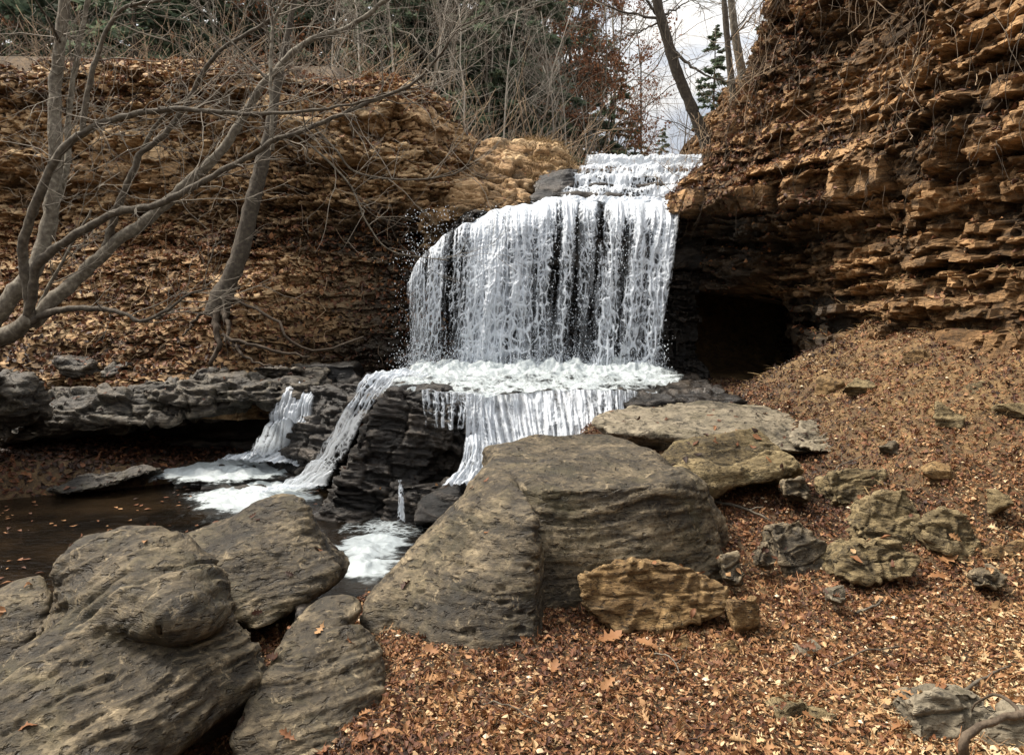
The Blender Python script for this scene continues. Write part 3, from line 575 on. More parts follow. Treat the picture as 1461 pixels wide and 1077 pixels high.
rocks = [
 ('rock', M_ochre, [(830, 830, 3.95), (870, 808, 4.05), (950, 806, 4.1), (1010, 822, 4.05), (1036, 850, 3.95), (1030, 880, 3.85), (960, 902, 3.72), (880, 905, 3.72), (836, 870, 3.82), (840, 840, 4.2), (1030, 850, 4.3), (930, 815, 4.35), (900, 925, 4.1)], .010, 3, .016, 22, 'rough ochre sandstone block lying against the big grey boulder'),
 ('rock', M_ochre, [(1042, 862, 3.72), (1078, 860, 3.72), (1084, 900, 3.7), (1048, 908, 3.66), (1042, 862, 3.86), (1078, 858, 3.86), (1084, 900, 3.84), (1048, 915, 3.8)], .006, 2, .004, 40, 'small upright square orange stone right of the ochre block'),
 ('rock', M_gray, [(1102, 752, 4.75), (1140, 746, 4.85), (1180, 780, 4.7), (1184, 810, 4.55), (1150, 832, 4.4), (1120, 832, 4.4), (1110, 790, 4.5), (1110, 760, 5.0), (1180, 800, 5.0), (1140, 850, 4.8)], .010, 2, .008, 24, 'grey wedge shaped rock with a straight left edge'),
 ('rock', M_olive, [(1186, 800, 4.45), (1225, 775, 4.6), (1280, 775, 4.6), (1314, 800, 4.45), (1300, 828, 4.25), (1240, 838, 4.2), (1190, 826, 4.3), (1220, 790, 4.9), (1300, 800, 4.9), (1250, 850, 4.6)], .010, 2, .012, 24, 'brown pointed rock lying flat in front of the olive stone pile'),
 ('rock', M_olive, [(1222, 745, 5.1), (1245, 712, 5.2), (1290, 702, 5.2), (1312, 740, 5.0), (1318, 785, 4.75), (1270, 790, 4.7), (1225, 770, 4.9), (1245, 715, 5.6), (1310, 740, 5.5), (1270, 800, 5.2)], .011, 2, .014, 20, 'olive mossy stone standing behind the brown pointed rock'),
 ('tree_stump', M_olive, [(1185, 680, 5.6), (1210, 668, 5.7), (1258, 672, 5.65), (1266, 700, 5.45), (1235, 728, 5.25), (1195, 722, 5.3), (1185, 700, 5.45), (1200, 675, 6), (1260, 690, 6), (1220, 740, 5.7)], .012, 2, .016, 20, 'dark brown rotting stump end among the red leaves'),
 ('rock', M_olive, [(1318, 745, 4.85), (1345, 732, 4.9), (1380, 742, 4.85), (1402, 785, 4.6), (1385, 812, 4.45), (1350, 790, 4.5), (1322, 770, 4.7), (1350, 740, 5.2), (1400, 790, 5), (1340, 800, 5)], .011, 2, .012, 22, 'long brown rock sloping down to the right of the olive stone'),
 ('rock', M_ochre, [(1405, 790, 4.6), (1440, 776, 4.65), (1500, 778, 4.6), (1520, 805, 4.45), (1450, 812, 4.4), (1408, 806, 4.45), (1430, 785, 4.9), (1510, 810, 4.8)], .012, 3, .012, 22, 'tan flat rock at the right edge beside the leaf litter'),
 ('rock', M_olive, [(1396, 648, 5.4), (1425, 636, 5.5), (1470, 640, 5.5), (1475, 662, 5.3), (1430, 668, 5.25), (1400, 662, 5.3), (1420, 640, 5.8), (1470, 680, 5.6)], .012, 2, .012, 22, 'dark mossy rock at the right edge below the cliff slope'),
 ('rock', M_gray, [(1120, 690, 5.3), (1145, 684, 5.35), (1162, 702, 5.25), (1150, 716, 5.15), (1122, 710, 5.2), (1130, 690, 5.5), (1160, 720, 5.4)], .010, 2, .008, 24, 'small grey stone in red leaves behind the wedge shaped rock'),
 ('rock', M_gray, [(1078, 790, 4.45), (1096, 778, 4.5), (1112, 800, 4.4), (1100, 815, 4.3), (1082, 812, 4.3), (1090, 780, 4.65), (1105, 820, 4.5)], .008, 2, .006, 30, 'small grey stone between the big boulder and the wedge shaped rock'),
 ('rock', M_gray, [(1030, 800, 4.3), (1052, 792, 4.35), (1066, 822, 4.2), (1050, 836, 4.1), (1034, 830, 4.15), (1040, 796, 4.5), (1060, 840, 4.3)], .008, 2, .006, 30, 'little dark stone touching the right foot of the big boulder'),
 ('rock', M_slab, [(1185, 845, 4.0), (1205, 838, 4.05), (1212, 860, 3.95), (1200, 866, 3.9), (1186, 862, 3.92), (1195, 842, 4.15), (1205, 870, 4.05)], .007, 2, .006, 30, 'small pale striped stone in front of the brown pointed rock'),
 ('rock', M_gray, [(1400, 825, 4.2), (1425, 815, 4.25), (1440, 835, 4.15), (1420, 845, 4.08), (1402, 840, 4.1), (1415, 818, 4.4), (1430, 850, 4.25)], .009, 2, .006, 30, 'dark small stone below the tan flat rock at the right edge'),
 ('rock', M_slab, [(1300, 1010, 3.0), (1345, 992, 3.08), (1400, 990, 3.1), (1425, 1020, 3.0), (1400, 1075, 2.8), (1330, 1090, 2.75), (1300, 1050, 2.85), (1340, 1000, 3.3), (1410, 1040, 3.2)], .010, 3, .012, 26, 'pale lichen covered rock in the bottom right corner under the root'),
 ('rock', M_slab, [(1400, 1030, 2.95), (1470, 1020, 3.0), (1520, 1060, 2.85), (1470, 1110, 2.7), (1410, 1100, 2.75), (1440, 1030, 3.2), (1500, 1100, 3.0)], .012, 3, .012, 26, 'pale flat rock cut by the right frame edge beneath the curved root'),
 ('rock', M_olive, [(1110, 1020, 2.98), (1150, 1005, 3.05), (1190, 1030, 3.0), (1180, 1050, 2.9), (1120, 1045, 2.9), (1150, 1010, 3.2), (1170, 1060, 3.05)], .008, 3, .006, 30, 'half buried grey brown stone in the leaf litter at the bottom'),
 ('rock', M_slab, [(1135, 925, 3.6), (1160, 918, 3.64), (1172, 932, 3.56), (1150, 942, 3.5), (1136, 938, 3.52), (1150, 920, 3.72), (1160, 948, 3.62)], .007, 2, .005, 30, 'small buff stone in the leaf litter below the square orange stone'),
 ('rock', M_ochre, [(960, 920, 3.62), (980, 910, 3.66), (992, 930, 3.6), (985, 942, 3.54), (962, 938, 3.55), (975, 912, 3.75), (985, 948, 3.66)], .006, 2, .004, 30, 'small brown stone chip in front of the ochre block'),
 ('rock', M_ochre, [(1020, 925, 3.58), (1045, 918, 3.6), (1055, 932, 3.54), (1040, 944, 3.48), (1018, 940, 3.5), (1035, 920, 3.68), (1045, 950, 3.6)], .006, 2, .004, 30, 'buff angular stone chip below the square orange stone'),
]
for k, (nm, m, pts, vx, sm, st_, fq, lab) in enumerate(rocks):
    y0 = min(p[2] for p in pts); fr_ = np.array(hullpx([(a, b, y0 + (c - y0) * .38) for a, b, c in pts])); cen = fr_.mean(0); wd = np.ptp(fr_[:, 0])
    fr_[:, 2] += .02; bk_ = (fr_ - cen) * [.82, .8, .9] + cen + [0, .62 * wd + .03, -.36 * (.62 * wd + .03)]
    r = rock(nm, [fr_.tolist() + bk_.tolist()], m, vx * .8, 1, st_ * .45, fq, .5 * vx + .02, 4.5, .8 * vx, 20, seed=200 + k * 3, blk=3.2 * vx if vx > .007 else .008, bfreq=.045 / vx, facet=.02 if vx > .007 else .008, bed=(.35 * math.sin(k * 2.1), .2 * math.cos(k * 1.3), 1))
    tag(r, lab, 'stump' if nm == 'tree_stump' else 'rock')

# ------------------------------------------------------------------ falling water
def keep(V, A, nu, nv, th=.04):
    q = gridf(nu, nv); a = A.ravel()[q].max(1); return q[a > th]
def lace(u, v, seed, su=.055, sv=.10):
    wu = u + .02 * fbm(P3(u * 9, v * 5), 2, seed + 1); wv = v + .03 * fbm(P3(u * 9, v * 5), 2, seed + 2)
    F1, F2 = vor(wu / su, wv / sv, seed); e = 1 - ss(0.02, .34, F2 - F1)
    F1, F2 = vor(wu / su * 2.1, wv / sv * 1.9, seed + 5); e2 = 1 - ss(0.02, .38, F2 - F1)
    return np.maximum(e, .75 * e2)
falls = empty('waterfall', (.4, 9.4, .7), 'wide white waterfall tumbling in lacy strands over a black rock wall', 'waterfall')
CURT = []
def curtain(seed, off, gain, nu=560, nv=430, name='water_curtain', veil=False):
    top = smooth_path([at(580, 408, 9.5), at(598, 374, 9.62), at(632, 340, 9.76), at(690, 309, 9.95), at(770, 291, 10.05), at(860, 289, 10.05), at(968, 290, 9.95)], nu)
    s = np.linspace(0, 1, nu); top[:, 2] += .07 * fbm(P3(s * 9, 0 * s), 3, 777) + .03; top[:, 1] += .10 * fbm(P3(s * 7, 0 * s + 5), 3, 778)
    bl, br = at(588, 530, 9.35), at(938, 532, 9.3)
    bot = bl[None] * (1 - s[:, None]) + br[None] * s[:, None]
    xs = (top[:, 0] - top[0, 0]) / (top[-1, 0] - top[0, 0]); bot = bl[None] * (1 - xs[:, None]) + br[None] * xs[:, None]; bot[:, 2] = .74
    t = np.linspace(-.09, 1, nv)[None, :]; tp = np.clip(t, 0, 1)
    T, B = top[:, None, :], bot[:, None, :]
    Pz = T[..., 2] * (1 - tp) + B[..., 2] * tp
    h = (T[..., 2] - Pz); H = (T[..., 2] - B[..., 2])
    Px = T[..., 0] * (1 - tp) + B[..., 0] * tp
    Py = T[..., 1] + (B[..., 1] - T[..., 1]) * np.sqrt(tp) + np.clip(-t, 0, 1) * 5.5
    Pz = Pz + np.clip(-t, 0, 1) * .25
    U = np.broadcast_to(s[:, None], Px.shape) * 3.25; Vv = h + np.clip(t, -1, 0) * 2
    # envelope: separate streams, in photo columns
    px = 590 + (np.broadcast_to(xs[:, None], Px.shape)) * 358
    E = np.zeros(Px.shape); tt = tp * np.ones_like(Px)
    bend = 14 * tt
    for c, w, a0, a1, dr in [(600, 18, .62, .34, -4), (630, 15, .70, .32, -16), (662, 12, .6, .12, -8), (700, 30, 1.0, .95, -10), (738, 22, .92, .50, 0), (772, 14, .85, .34, 2), (803, 9, .75, .46, 0), (832, 10, .6, .12, 0), (866, 14, .88, .56, 0), (897, 12, .85, .50, 4), (920, 8, .8, .4, 4), (940, 13, .95, .74, -3)]:
        E = np.maximum(E, (a0 + (a1 - a0) * tt ** .7) * np.exp(-np.abs((px - c - dr * tt) / (w * (1 + .25 * tt))) ** 3))
    E = E + (.30 + .5 * fbm(P3(U * 2.6, 0 * U), 3, 779)) * (1 - ss(.0, .24, tt)) * (.1 + 1.2 * ss(630, 730, px)) + .2 * ss(.93, 1.0, tt)
    E = E * gain + .26 * fbm(P3(U * 2.2, Vv * .8), 3, seed)
    st = fbm(P3((U - .12 * tt * (np.clip(px, 600, 800) - 700) / 110) * 26 + .8 * fbm(P3(U * 3, Vv * 2), 2, seed), Vv * 1.6), 3, seed + 3) * .5 + .5
    Uf = U + .35 * tt * (np.clip(px, 600, 800) - 700) / 358 * 3.25 * -.35
    lc = lace(Uf, Vv * (1 - .12 * Vv), seed + 6, .085, .14)
    fine = fbm(P3(U * 55, Vv * 22), 2, seed + 9) * .5 + .5
    val = (.26 + .34 * tt) * lc + (.64 - .26 * tt) * st + .24 * fine
    th = 1.05 - .84 * np.clip(E, 0, 1.15)
    A = ss(th - .13, th + .20, val)
    if veil: A = .62 * np.clip(E - .08, 0, 1) ** .8 * ss(.25, .75, st + .25 * fbm(P3(U * 9, Vv * .7), 2, seed + 15))
    A = A * ss(0, .02, s)[:, None] * ss(1, .98, s)[:, None]
    body = .10 * np.clip(E, 0, 1) * (.4 + .6 * st) + .03 * (val - .5) + .05 * fbm(P3(U * 5, Vv * 1.6), 2, seed + 12)
    Py = Py - body * ss(-.05, .15, t) - off
    Pz = Pz + .02 * fbm(P3(U * 6, Vv * 3), 2, seed + 13)
    Vtx = np.stack([Px, Py, Pz], -1).reshape(-1, 3)
    build(name, Vtx, [keep(Vtx, A, nu, nv)], M_white, falls, {'alpha': A.ravel() * .96})
curtain(301, .0, 1.0); curtain(341, -.12, .86); curtain(377, -.06, 1.0, 420, 300, 'water_veil', True)

# upper cascade: water running down the steps
def strip(name, rows, nv, func, mat, parent, lift=0.0):
    """rows: (nu,3) edges A and B lists of 3d points along the flow; surface spans A->B"""
    A_, B_ = rows; n = len(A_)
    t = np.linspace(0, 1, nv)[None, :, None]; P = A_[:, None, :] * (1 - t) + B_[:, None, :] * t
    L = np.concatenate([[0], np.cumsum(np.linalg.norm(np.diff((A_ + B_) / 2, axis=0), axis=1))])
    W = np.linalg.norm(B_ - A_, axis=1)
    U = (np.linspace(-.5, .5, nv)[None, :] * W[:, None]); Vv = np.broadcast_to(L[:, None], U.shape); T = np.broadcast_to(np.linspace(0, 1, nv)[None, :], U.shape)
    al, dz = func(U, Vv, T, L[-1])
    P = P + np.stack([0 * dz, -.5 * dz, dz], -1) + np.array([0, 0, lift])
    Vt = P.reshape(-1, 3); q = keep(Vt, al, n, nv)
    return build(name, Vt, [q], mat, parent, {'alpha': al.ravel()})
zs = [(13.9, 3.86), (12.6, 3.83), (12.42, 3.66), (12.05, 3.58), (11.88, 3.42), (11.45, 3.36), (11.3, 3.15), (10.9, 3.09), (10.75, 2.92), (10.35, 2.87), (10.1, 2.85), (9.98, 2.80)]
def xa(y): return np.interp(y, [9.98, 10.3, 11, 12, 12.5, 13.6], [.2, .5, .70, .98, 1.12, 1.25])
def xb(y): return np.interp(y, [9.98, 10.3, 11, 12, 12.5, 13.6], [2.12, 2.2, 2.4, 2.85, 3.2, 3.5])
ya = smooth_path([(y, z, 0) for y, z in zs], 330)
Aa = np.stack([xa(ya[:, 0]), ya[:, 0], ya[:, 1] + .02], -1); Bb = np.stack([xb(ya[:, 0]), ya[:, 0], ya[:, 1] + .02], -1)
slope = np.abs(np.gradient(ya[:, 1])) / (np.hypot(np.gradient(ya[:, 0]), np.gradient(ya[:, 1])) + 1e-6)
def fu(U, Vv, T, L):
    lc = lace(U, Vv, 411, .08, .10); st = fbm(P3(U * 22, Vv * 3), 3, 412) * .5 + .5; big = fbm(P3(U * 2.4, Vv * 1.5), 3, 413)
    th = .36 - .6 * big - .12 * ss(.5, .9, T) - .35 * ss(.86, .97, Vv / L)
    a = ss(th - .12, th + .2, .5 * lc + .45 * st + .1) * ss(0, .05, T) * ss(1, .97, T)
    return a * .95, .05 * fbm(P3(U * 5, Vv * 4), 3, 414) + .03 * st
strip('upper_cascade', (Aa, Bb), 330, fu, M_white, falls)

# foam on the plunge ledge and the water pouring off its front edge
def foamfield(U, Vv, seed, dens): 
    lc = lace(U, Vv, seed, .10, .10); n = fbm(P3(U * 7, Vv * 7), 4, seed + 1) * .5 + .5
    return ss(1 - dens - .25, 1 - dens + .3, .25 * lc + .75 * n)
nx, ny = 420, 330
xs_ = np.linspace(-1.55, 2.0, nx); fr = np.interp(xs_, [-1.55, -1.2, -.9, -.1, .05, .6, 1.3, 1.75, 2.0], [7.75, 7.25, 7.12, 7.10, 7.35, 7.5, 7.62, 8.3, 9.0])
bk = np.interp(xs_, [-1.55, -1.3, -.9, 2.0], [8.3, 9.3, 9.75, 9.75])
t = np.linspace(0, 1, ny)[None, :]
Yf = bk[:, None] * (1 - t) + fr[:, None] * t; Xf = xs_[:, None] * np.ones_like(Yf)
dist = Yf - fr[:, None]
near_fall = np.exp(-((Yf - 9.35) / .35) ** 2) * ss(-1.35, -1.0, Xf) * ss(1.9, 1.6, Xf)
Zf = .765 + .10 * near_fall * (1 + fbm(P3(Xf * 5, Yf * 5), 3, 421)) + .05 * fbm(P3(Xf * 4, Yf * 5), 4, 422)
dens = .60 + .62 * near_fall + .28 * fbm(P3(Xf * 1.5, Yf * 2), 2, 423)
dens = np.where(Xf < -1.05, dens * ss(-1.6, -1.0, Xf), dens)
Af = foamfield(Xf, Yf * .6, 424, dens) * ss(0, .06, t) * ss(0, .03, (xs_[:, None] + 1.55) / 3.5) * ss(1, .97, (xs_[:, None] + 1.55) / 3.5)
Vt = np.stack([Xf, Yf, Zf], -1).reshape(-1, 3)
build('foam_apron', Vt, [keep(Vt, Af, nx, ny)], M_foam, falls, {'alpha': Af.ravel() * .95})
def pour(name, path_top, path_bot, seed, dens, nv, nu, out=.18, lumps=.05):
    T_ = smooth_path(path_top, nu); B_ = smooth_path(path_bot, nu)
    t = np.linspace(0, 1, nv)[None, :, None]
    P = T_[:, None, :] * (1 - t) + B_[:, None, :] * t
    tt = t[..., 0]; s = np.linspace(0, 1, nu)[:, None]
    W = np.linalg.norm(np.diff(T_, axis=0), axis=1).sum(); Hh = np.linalg.norm(T_ - B_, axis=1)[:, None]
    U = s * W * np.ones_like(tt); Vv = tt * Hh
    P[..., 2] += .10 * (np.sqrt(np.clip(1 - tt ** 1.6, 0, 1)) - (1 - tt)) * Hh
    lc = lace(U, Vv, seed, .07, .11); st = fbm(P3(U * 24, Vv * 2.2), 3, seed + 1) * .5 + .5; big = fbm(P3(U * 3.2, Vv * .9), 2, seed + 2)
    D = dens(s, tt) + .28 * big
    A = ss(1 - D - .15, 1 - D + .22, .22 * lc + .72 * st + .08) * ss(0, .04, s) * ss(1, .96, s) * (.5 + .5 * ss(.28, .7, st + .15 * lc))
    P[..., 1] -= .06 * A * st + lumps * fbm(P3(U * 5, Vv * 3), 3, seed + 3) * tt
    P[..., 2] += lumps * .5 * fbm(P3(U * 6, Vv * 4), 3, seed + 4)
    Vt = P.reshape(-1, 3)
    return Vt, keep(Vt, A, nu, nv), A
def addpour(name, parent, *a, mat=None, **k):
    Vt, q, A = pour(name, *a, **k); return build(name, Vt, [q], mat or M_white, parent, {'alpha': A.ravel() * .95})
addpour('lower_cascade', falls, [at(672, 560, 7.2), at(720, 562, 7.35), at(790, 556, 7.5), at(870, 556, 7.6), at(945, 560, 8.3)],
        [at(690, 662, 6.75), at(740, 668, 6.8), at(810, 668, 6.9), at(880, 660, 7.0), at(945, 640, 7.6)], 441, lambda s, t: .72 + .25 * np.exp(-((s - .22) / .16) ** 2) + .2 * ss(.7, .95, s) - .12 * t, 200, 330)
addpour('lower_cascade', falls, [at(600, 556, 7.02), at(640, 558, 7.05), at(690, 560, 7.1)], [at(606, 607, 6.9), at(640, 610, 6.9), at(684, 612, 6.95)], 451, lambda s, t: .50 - .22 * t, 110, 190)
addpour('lower_cascade', falls, [at(664, 560, 7.14), at(684, 562, 7.2), at(708, 562, 7.3)], [at(664, 692, 6.72), at(684, 692, 6.7), at(706, 690, 6.7)], 455, lambda s, t: .70 - .1 * t, 120, 70)
# drops thrown off the curtain and mist of drops above the ledge
def drops(name, C, r, mat, parent):
    O = np.array([(1, 0, 0), (-1, 0, 0), (0, 1, 0), (0, -1, 0), (0, 0, 1.5), (0, 0, -1.5)], float)
    Fo = np.array([(0, 2, 4), (2, 1, 4), (1, 3, 4), (3, 0, 4), (2, 0, 5), (1, 2, 5), (3, 1, 5), (0, 3, 5)])
    V = (C[:, None, :] + r[:, None, None] * O[None]).reshape(-1, 3); Fc = (Fo[None] + 6 * np.arange(len(C))[:, None, None]).reshape(-1, 3)
    o = build(name, V, [Fc], mat, parent, {'alpha': np.ones(len(V))}); o['kind'] = 'stuff'; return o
n = 9500; g = np.random.default_rng(8)
tz = g.random(n); C = np.stack([g.uniform(-1.25, 1.8, n), 9.45 + .15 * g.normal(size=n) + .3 * (1 - tz), .8 + 1.9 * tz], -1)
edge = g.random(n) < .06; C[edge, 0] = np.where(g.random(edge.sum()) < .7, -1.18 - np.abs(g.normal(size=edge.sum())) * .12, 1.76 + np.abs(g.normal(size=edge.sum())) * .06); C[edge, 2] = .8 + 1.4 * g.random(edge.sum())
low = g.random(n) < .55; C[low, 2] = .8 + np.abs(g.normal(size=low.sum())) * .16; C[low, 1] -= .3 * g.random(low.sum())
drops('spray', C, .003 + .005 * g.random(n) ** 2.5, M_white, falls)

# side streams: each its own little cascade
def stream(name, path, wid, seed, dens, label, nu=220, nv=90, edgey=None):
    P = smooth_path([(*p, w) for p, w in zip(path, wid)], nu); c = P[:, :3]; w = P[:, 3]
    T = np.gradient(c, axis=0); T /= np.linalg.norm(T, axis=1)[:, None]
    X = np.stack([-T[:, 1], T[:, 0], 0 * T[:, 0]], -1); nn = np.linalg.norm(X, axis=1)[:, None]; X = np.where(nn > .15, X / np.maximum(nn, 1e-6), np.array([1, 0, 0])); 
    ref = np.array([1, .12, 0.]); X = np.where((X @ ref)[:, None] < 0, -X, X); X = .4 * X + .6 * ref; X /= np.linalg.norm(X, axis=1)[:, None]
    A_, B_ = c - X * w[:, None] / 2, c + X * w[:, None] / 2
    def f(U, Vv, Tt, L):
        lc = lace(U, Vv, seed, .06, .11); st = fbm(P3(U * 34 + .6 * fbm(P3(U * 4, Vv * 3), 2, seed + 7), Vv * 2.2), 3, seed + 1) * .6 + .5; big = fbm(P3(U * 5, Vv * 1.6), 3, seed + 2)
        prof = np.sqrt(np.clip(1 - (2 * Tt - 1) ** 2, 0, 1))
        D = dens - .42 + .42 * prof + .5 * big
        a = ss(1 - D - .12, 1 - D + .22, .42 * lc + .62 * st + .06) * ss(0, .12, Tt) * ss(1, .88, Tt)
        a = a * (.45 + .55 * ss(.30, .72, st + .15 * lc)); return a * .95, .05 * prof + .04 * fbm(P3(U * 7, Vv * 4), 4, seed + 3) + .05 * st
    o = strip(name, (A_, B_), nv, f, M_white, None)
    return tag(o, label, 'cascade', 'small cascades feeding the dark pool')
stream('side_cascade', [at(430, 556, 8.5), at(424, 570, 8.2), at(416, 595, 8.1), at(410, 630, 8.1), at(398, 655, 8.2), at(370, 666, 8.1)], [.34, .40, .50, .62, .85, 1.1], 501, .92, 'short white cascade dropping off the end of the grey ledge, left of the diagonal one')
stream('side_cascade', [at(585, 540, 7.9), at(548, 546, 7.3), at(524, 572, 7.08), at(498, 612, 7.05), at(474, 652, 7.12), at(452, 680, 7.3), at(425, 700, 7.5), at(395, 706, 7.6)], [.5, .42, .27, .25, .28, .36, .55, .8], 521, .74, 'long diagonal white cascade running down the left side of the black outcrop', 260)
stream('side_cascade', [at(676, 632, 6.8), at(674, 660, 6.62), at(664, 685, 6.4), at(650, 702, 6.2)], [.16, .18, .22, .25], 541, .9, 'narrow white spill between the black outcrop and the big pale boulder', 120, 50)
stream('side_cascade', [at(572, 696, 6.66), at(573, 722, 6.56), at(573, 752, 6.52)], [.045, .055, .075], 561, .30, 'thin trickle falling from the bottom of the black outcrop', 90, 40)
# foam rafts on the pool
def raft(poly, seed, dens, label, step=.012, hump=.03, z=WZ + .012, lk=.30):
    pl = np.array(poly); x = np.arange(pl[:, 0].min() - .1, pl[:, 0].max() + .1, step); y = np.arange(pl[:, 1].min() - .1, pl[:, 1].max() + .1, step)
    X, Y = np.meshgrid(x, y, indexing='ij'); sd = polysd(X, Y, poly) + .10 * fbm(P3(X * 4, Y * 4), 3, seed)
    k = 1 - ss(-.5, .08, sd); D = dens * k
    lc = lace(X * .8, Y * 1.3, seed, .08, .08); n_ = fbm(P3(X * 6, Y * 10), 4, seed + 1) * .5 + .5
    A = ss(1 - D - .22, 1 - D + .24, .9 * lk * lc + (1 - lk) * n_ + .08) * (1 - ss(-.05, .05, sd))
    Z = z + hump * k * (1 + .8 * fbm(P3(X * 6, Y * 7), 3, seed + 2))
    V = np.stack([X, Y, Z], -1).reshape(-1, 3)
    o = build('foam', V, [keep(V, A, len(x), len(y))], M_foam, None, {'alpha': A.ravel() * .93}); return tag(o, label, 'foam', kind='stuff')
def w2(*pp, z=WZ):
    r = []
    for px, py in pp: r.append(tuple(at(px, py, (CAMZ - z) * F / (py - HOR))[:2]))
    return r
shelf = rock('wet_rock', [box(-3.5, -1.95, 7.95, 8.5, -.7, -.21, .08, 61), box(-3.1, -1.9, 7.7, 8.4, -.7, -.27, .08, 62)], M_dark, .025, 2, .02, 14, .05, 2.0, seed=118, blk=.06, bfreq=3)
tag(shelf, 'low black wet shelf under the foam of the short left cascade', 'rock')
raft(w2((195, 680), (290, 654), (380, 638), (440, 638), (460, 664), (400, 686), (320, 694), (240, 692), z=-.18), 601, 1.7, 'white foam fanning out over the pool from the short left cascade', hump=.05, z=-.19)
raft(w2((255, 716), (330, 690), (400, 672), (450, 676), (460, 720), (400, 742), (300, 742)), 611, 1.7, 'white foam at the foot of the long diagonal cascade', hump=.05)
raft(w2((455, 835), (468, 785), (520, 770), (585, 765), (600, 780), (585, 825), (540, 850), (480, 850)), 621, 1.6, 'pale green white foam swirling between the boulders', hump=.07, lk=.1)
raft(w2((470, 775), (500, 748), (600, 740), (625, 770), (560, 785)), 631, .75, 'thin foam streaks on the dark water under the black outcrop', lk=.5)

# ------------------------------------------------------------------ fallen leaves
OAK = [(0, .012), (.10, .015), (.17, .05), (.24, .19), (.31, .09), (.40, .09), (.48, .30), (.56, .13), (.63, .12), (.72, .27), (.80, .11), (.88, .13), (.95, .06), (1, .005)]
OVAL = [(0, .012), (.15, .09), (.35, .20), (.6, .23), (.82, .13), (1, .005)]
BIT = [(0, .08), (.5, .22), (1, .06)]
STRAW = [(0, .012), (.5, .022), (1, .008)]
def leaftpl(prof):
    x = np.array([p[0] for p in prof]); w = np.array([p[1] for p in prof]); n = len(x)
    V = np.concatenate([np.stack([x - .5, 0 * x], -1), np.stack([x - .5 + .06 * (w > .15), w], -1), np.stack([x - .5 + .04 * (w > .15), -w * .95], -1)])
    i = np.arange(n - 1)
    Fq = np.concatenate([np.stack([i, i + 1, n + i + 1, n + i], -1), np.stack([i + 1, i, 2 * n + i, 2 * n + i + 1], -1)])
    return V, Fq
TPL = {'oak': leaftpl(OAK), 'oval': leaftpl(OVAL), 'bit': leaftpl(BIT), 'straw': leaftpl(STRAW)}
def leafgeo(P, Nn, size, tpl, seed, tilt=.45, curl=1.0, col=(0, 1)):
    g = np.random.default_rng(seed); n = len(P); T, Fq = TPL[tpl]
    N2 = Nn + tilt * g.normal(size=(n, 3)); N2 /= np.linalg.norm(N2, axis=1)[:, None]
    t = g.normal(size=(n, 3)); t -= (t * N2).sum(1)[:, None] * N2; t /= np.linalg.norm(t, axis=1)[:, None]; b = np.cross(N2, t)
    x, y = T[:, 0][None], T[:, 1][None]
    a1 = (g.normal(size=(n, 1)) * 1.1 + .5) * curl; a2 = g.normal(size=(n, 1)) * .75 * curl; a3 = g.normal(size=(n, 1)) * .7 * curl; sx = g.uniform(.75, 1.35, (n, 1))
    z = a1 * np.abs(y) ** 1.3 + a2 * x ** 2 + a3 * x * y * 1.5 + .12 * curl * np.sin(x * 9 + a1 * 5) * np.abs(y) * 2
    sz = np.asarray(size).reshape(-1, 1)
    V = P[:, None, :] + (sz * x)[..., None] * t[:, None] + (sz * y * sx)[..., None] * b[:, None] + (sz * z)[..., None] * N2[:, None]
    k = T.shape[0]; Fc = (Fq[None] + k * np.arange(n)[:, None, None]).reshape(-1, 4)
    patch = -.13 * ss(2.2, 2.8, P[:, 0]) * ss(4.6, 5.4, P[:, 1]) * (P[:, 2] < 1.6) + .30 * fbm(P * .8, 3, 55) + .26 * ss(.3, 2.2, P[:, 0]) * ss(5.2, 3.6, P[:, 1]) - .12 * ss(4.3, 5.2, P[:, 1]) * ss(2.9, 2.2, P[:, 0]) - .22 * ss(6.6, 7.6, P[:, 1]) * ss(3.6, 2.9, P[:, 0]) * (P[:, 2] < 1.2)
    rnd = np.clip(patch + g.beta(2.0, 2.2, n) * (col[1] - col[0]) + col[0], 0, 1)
    return V.reshape(-1, 3), Fc, np.repeat(rnd, k)
def joined(name, parts, mat, parent=None, smooth=True):
    V, Fs, A, n = [], [], [], 0
    for v, f, a in parts: V.append(v); Fs.append(f + n); A.append(a); n += len(v)
    by = {}
    for f in Fs: by.setdefault(f.shape[1], []).append(f)
    return build(name, np.vstack(V), [np.vstack(x) for x in by.values()], mat, parent, {'rnd': np.concatenate(A)}, smooth=smooth)
def gn(x, y, e=.03):
    zx = (height(x + e, y) - height(x - e, y)) / (2 * e); zy = (height(x, y + e) - height(x, y - e)) / (2 * e)
    n = np.stack([-zx, -zy, np.ones_like(zx)], -1); return n / np.linalg.norm(n, axis=1)[:, None]
def ground_pts(n, x0, x1, y0, y1, seed, cond=None, power=1.0, sd=.22):
    g = np.random.default_rng(seed); x = g.uniform(x0, x1, n); y = y0 + (y1 - y0) * g.random(n) ** power
    ok = (polysd(x, y, CREEK) > sd) & (np.abs(x) < .72 * y + 1.5)
    if cond is not None: ok &= cond(x, y)
    ok &= ~((g.random(n) < .38) & (x > 2.55) & (y > 5.2))
    x, y = x[ok], y[ok]; z = height(x, y); return np.stack([x, y, z], -1), gn(x, y)
def lift(P, amt, seed): 
    g = np.random.default_rng(seed); P = P.copy(); P[:, 2] += amt * g.random(len(P)); return P
LP = []
def right(x, y): return (x > -1.6) & (y < 10.4)
p, nn_ = ground_pts(15000, -1.6, 5.0, 2.0, 9.8, 1, right, 1.3); g = np.random.default_rng(2)
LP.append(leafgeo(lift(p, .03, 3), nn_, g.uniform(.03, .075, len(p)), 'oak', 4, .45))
p, nn_ = ground_pts(80000, -1.6, 5.0, 2.0, 10.3, 5, right, 1.3)
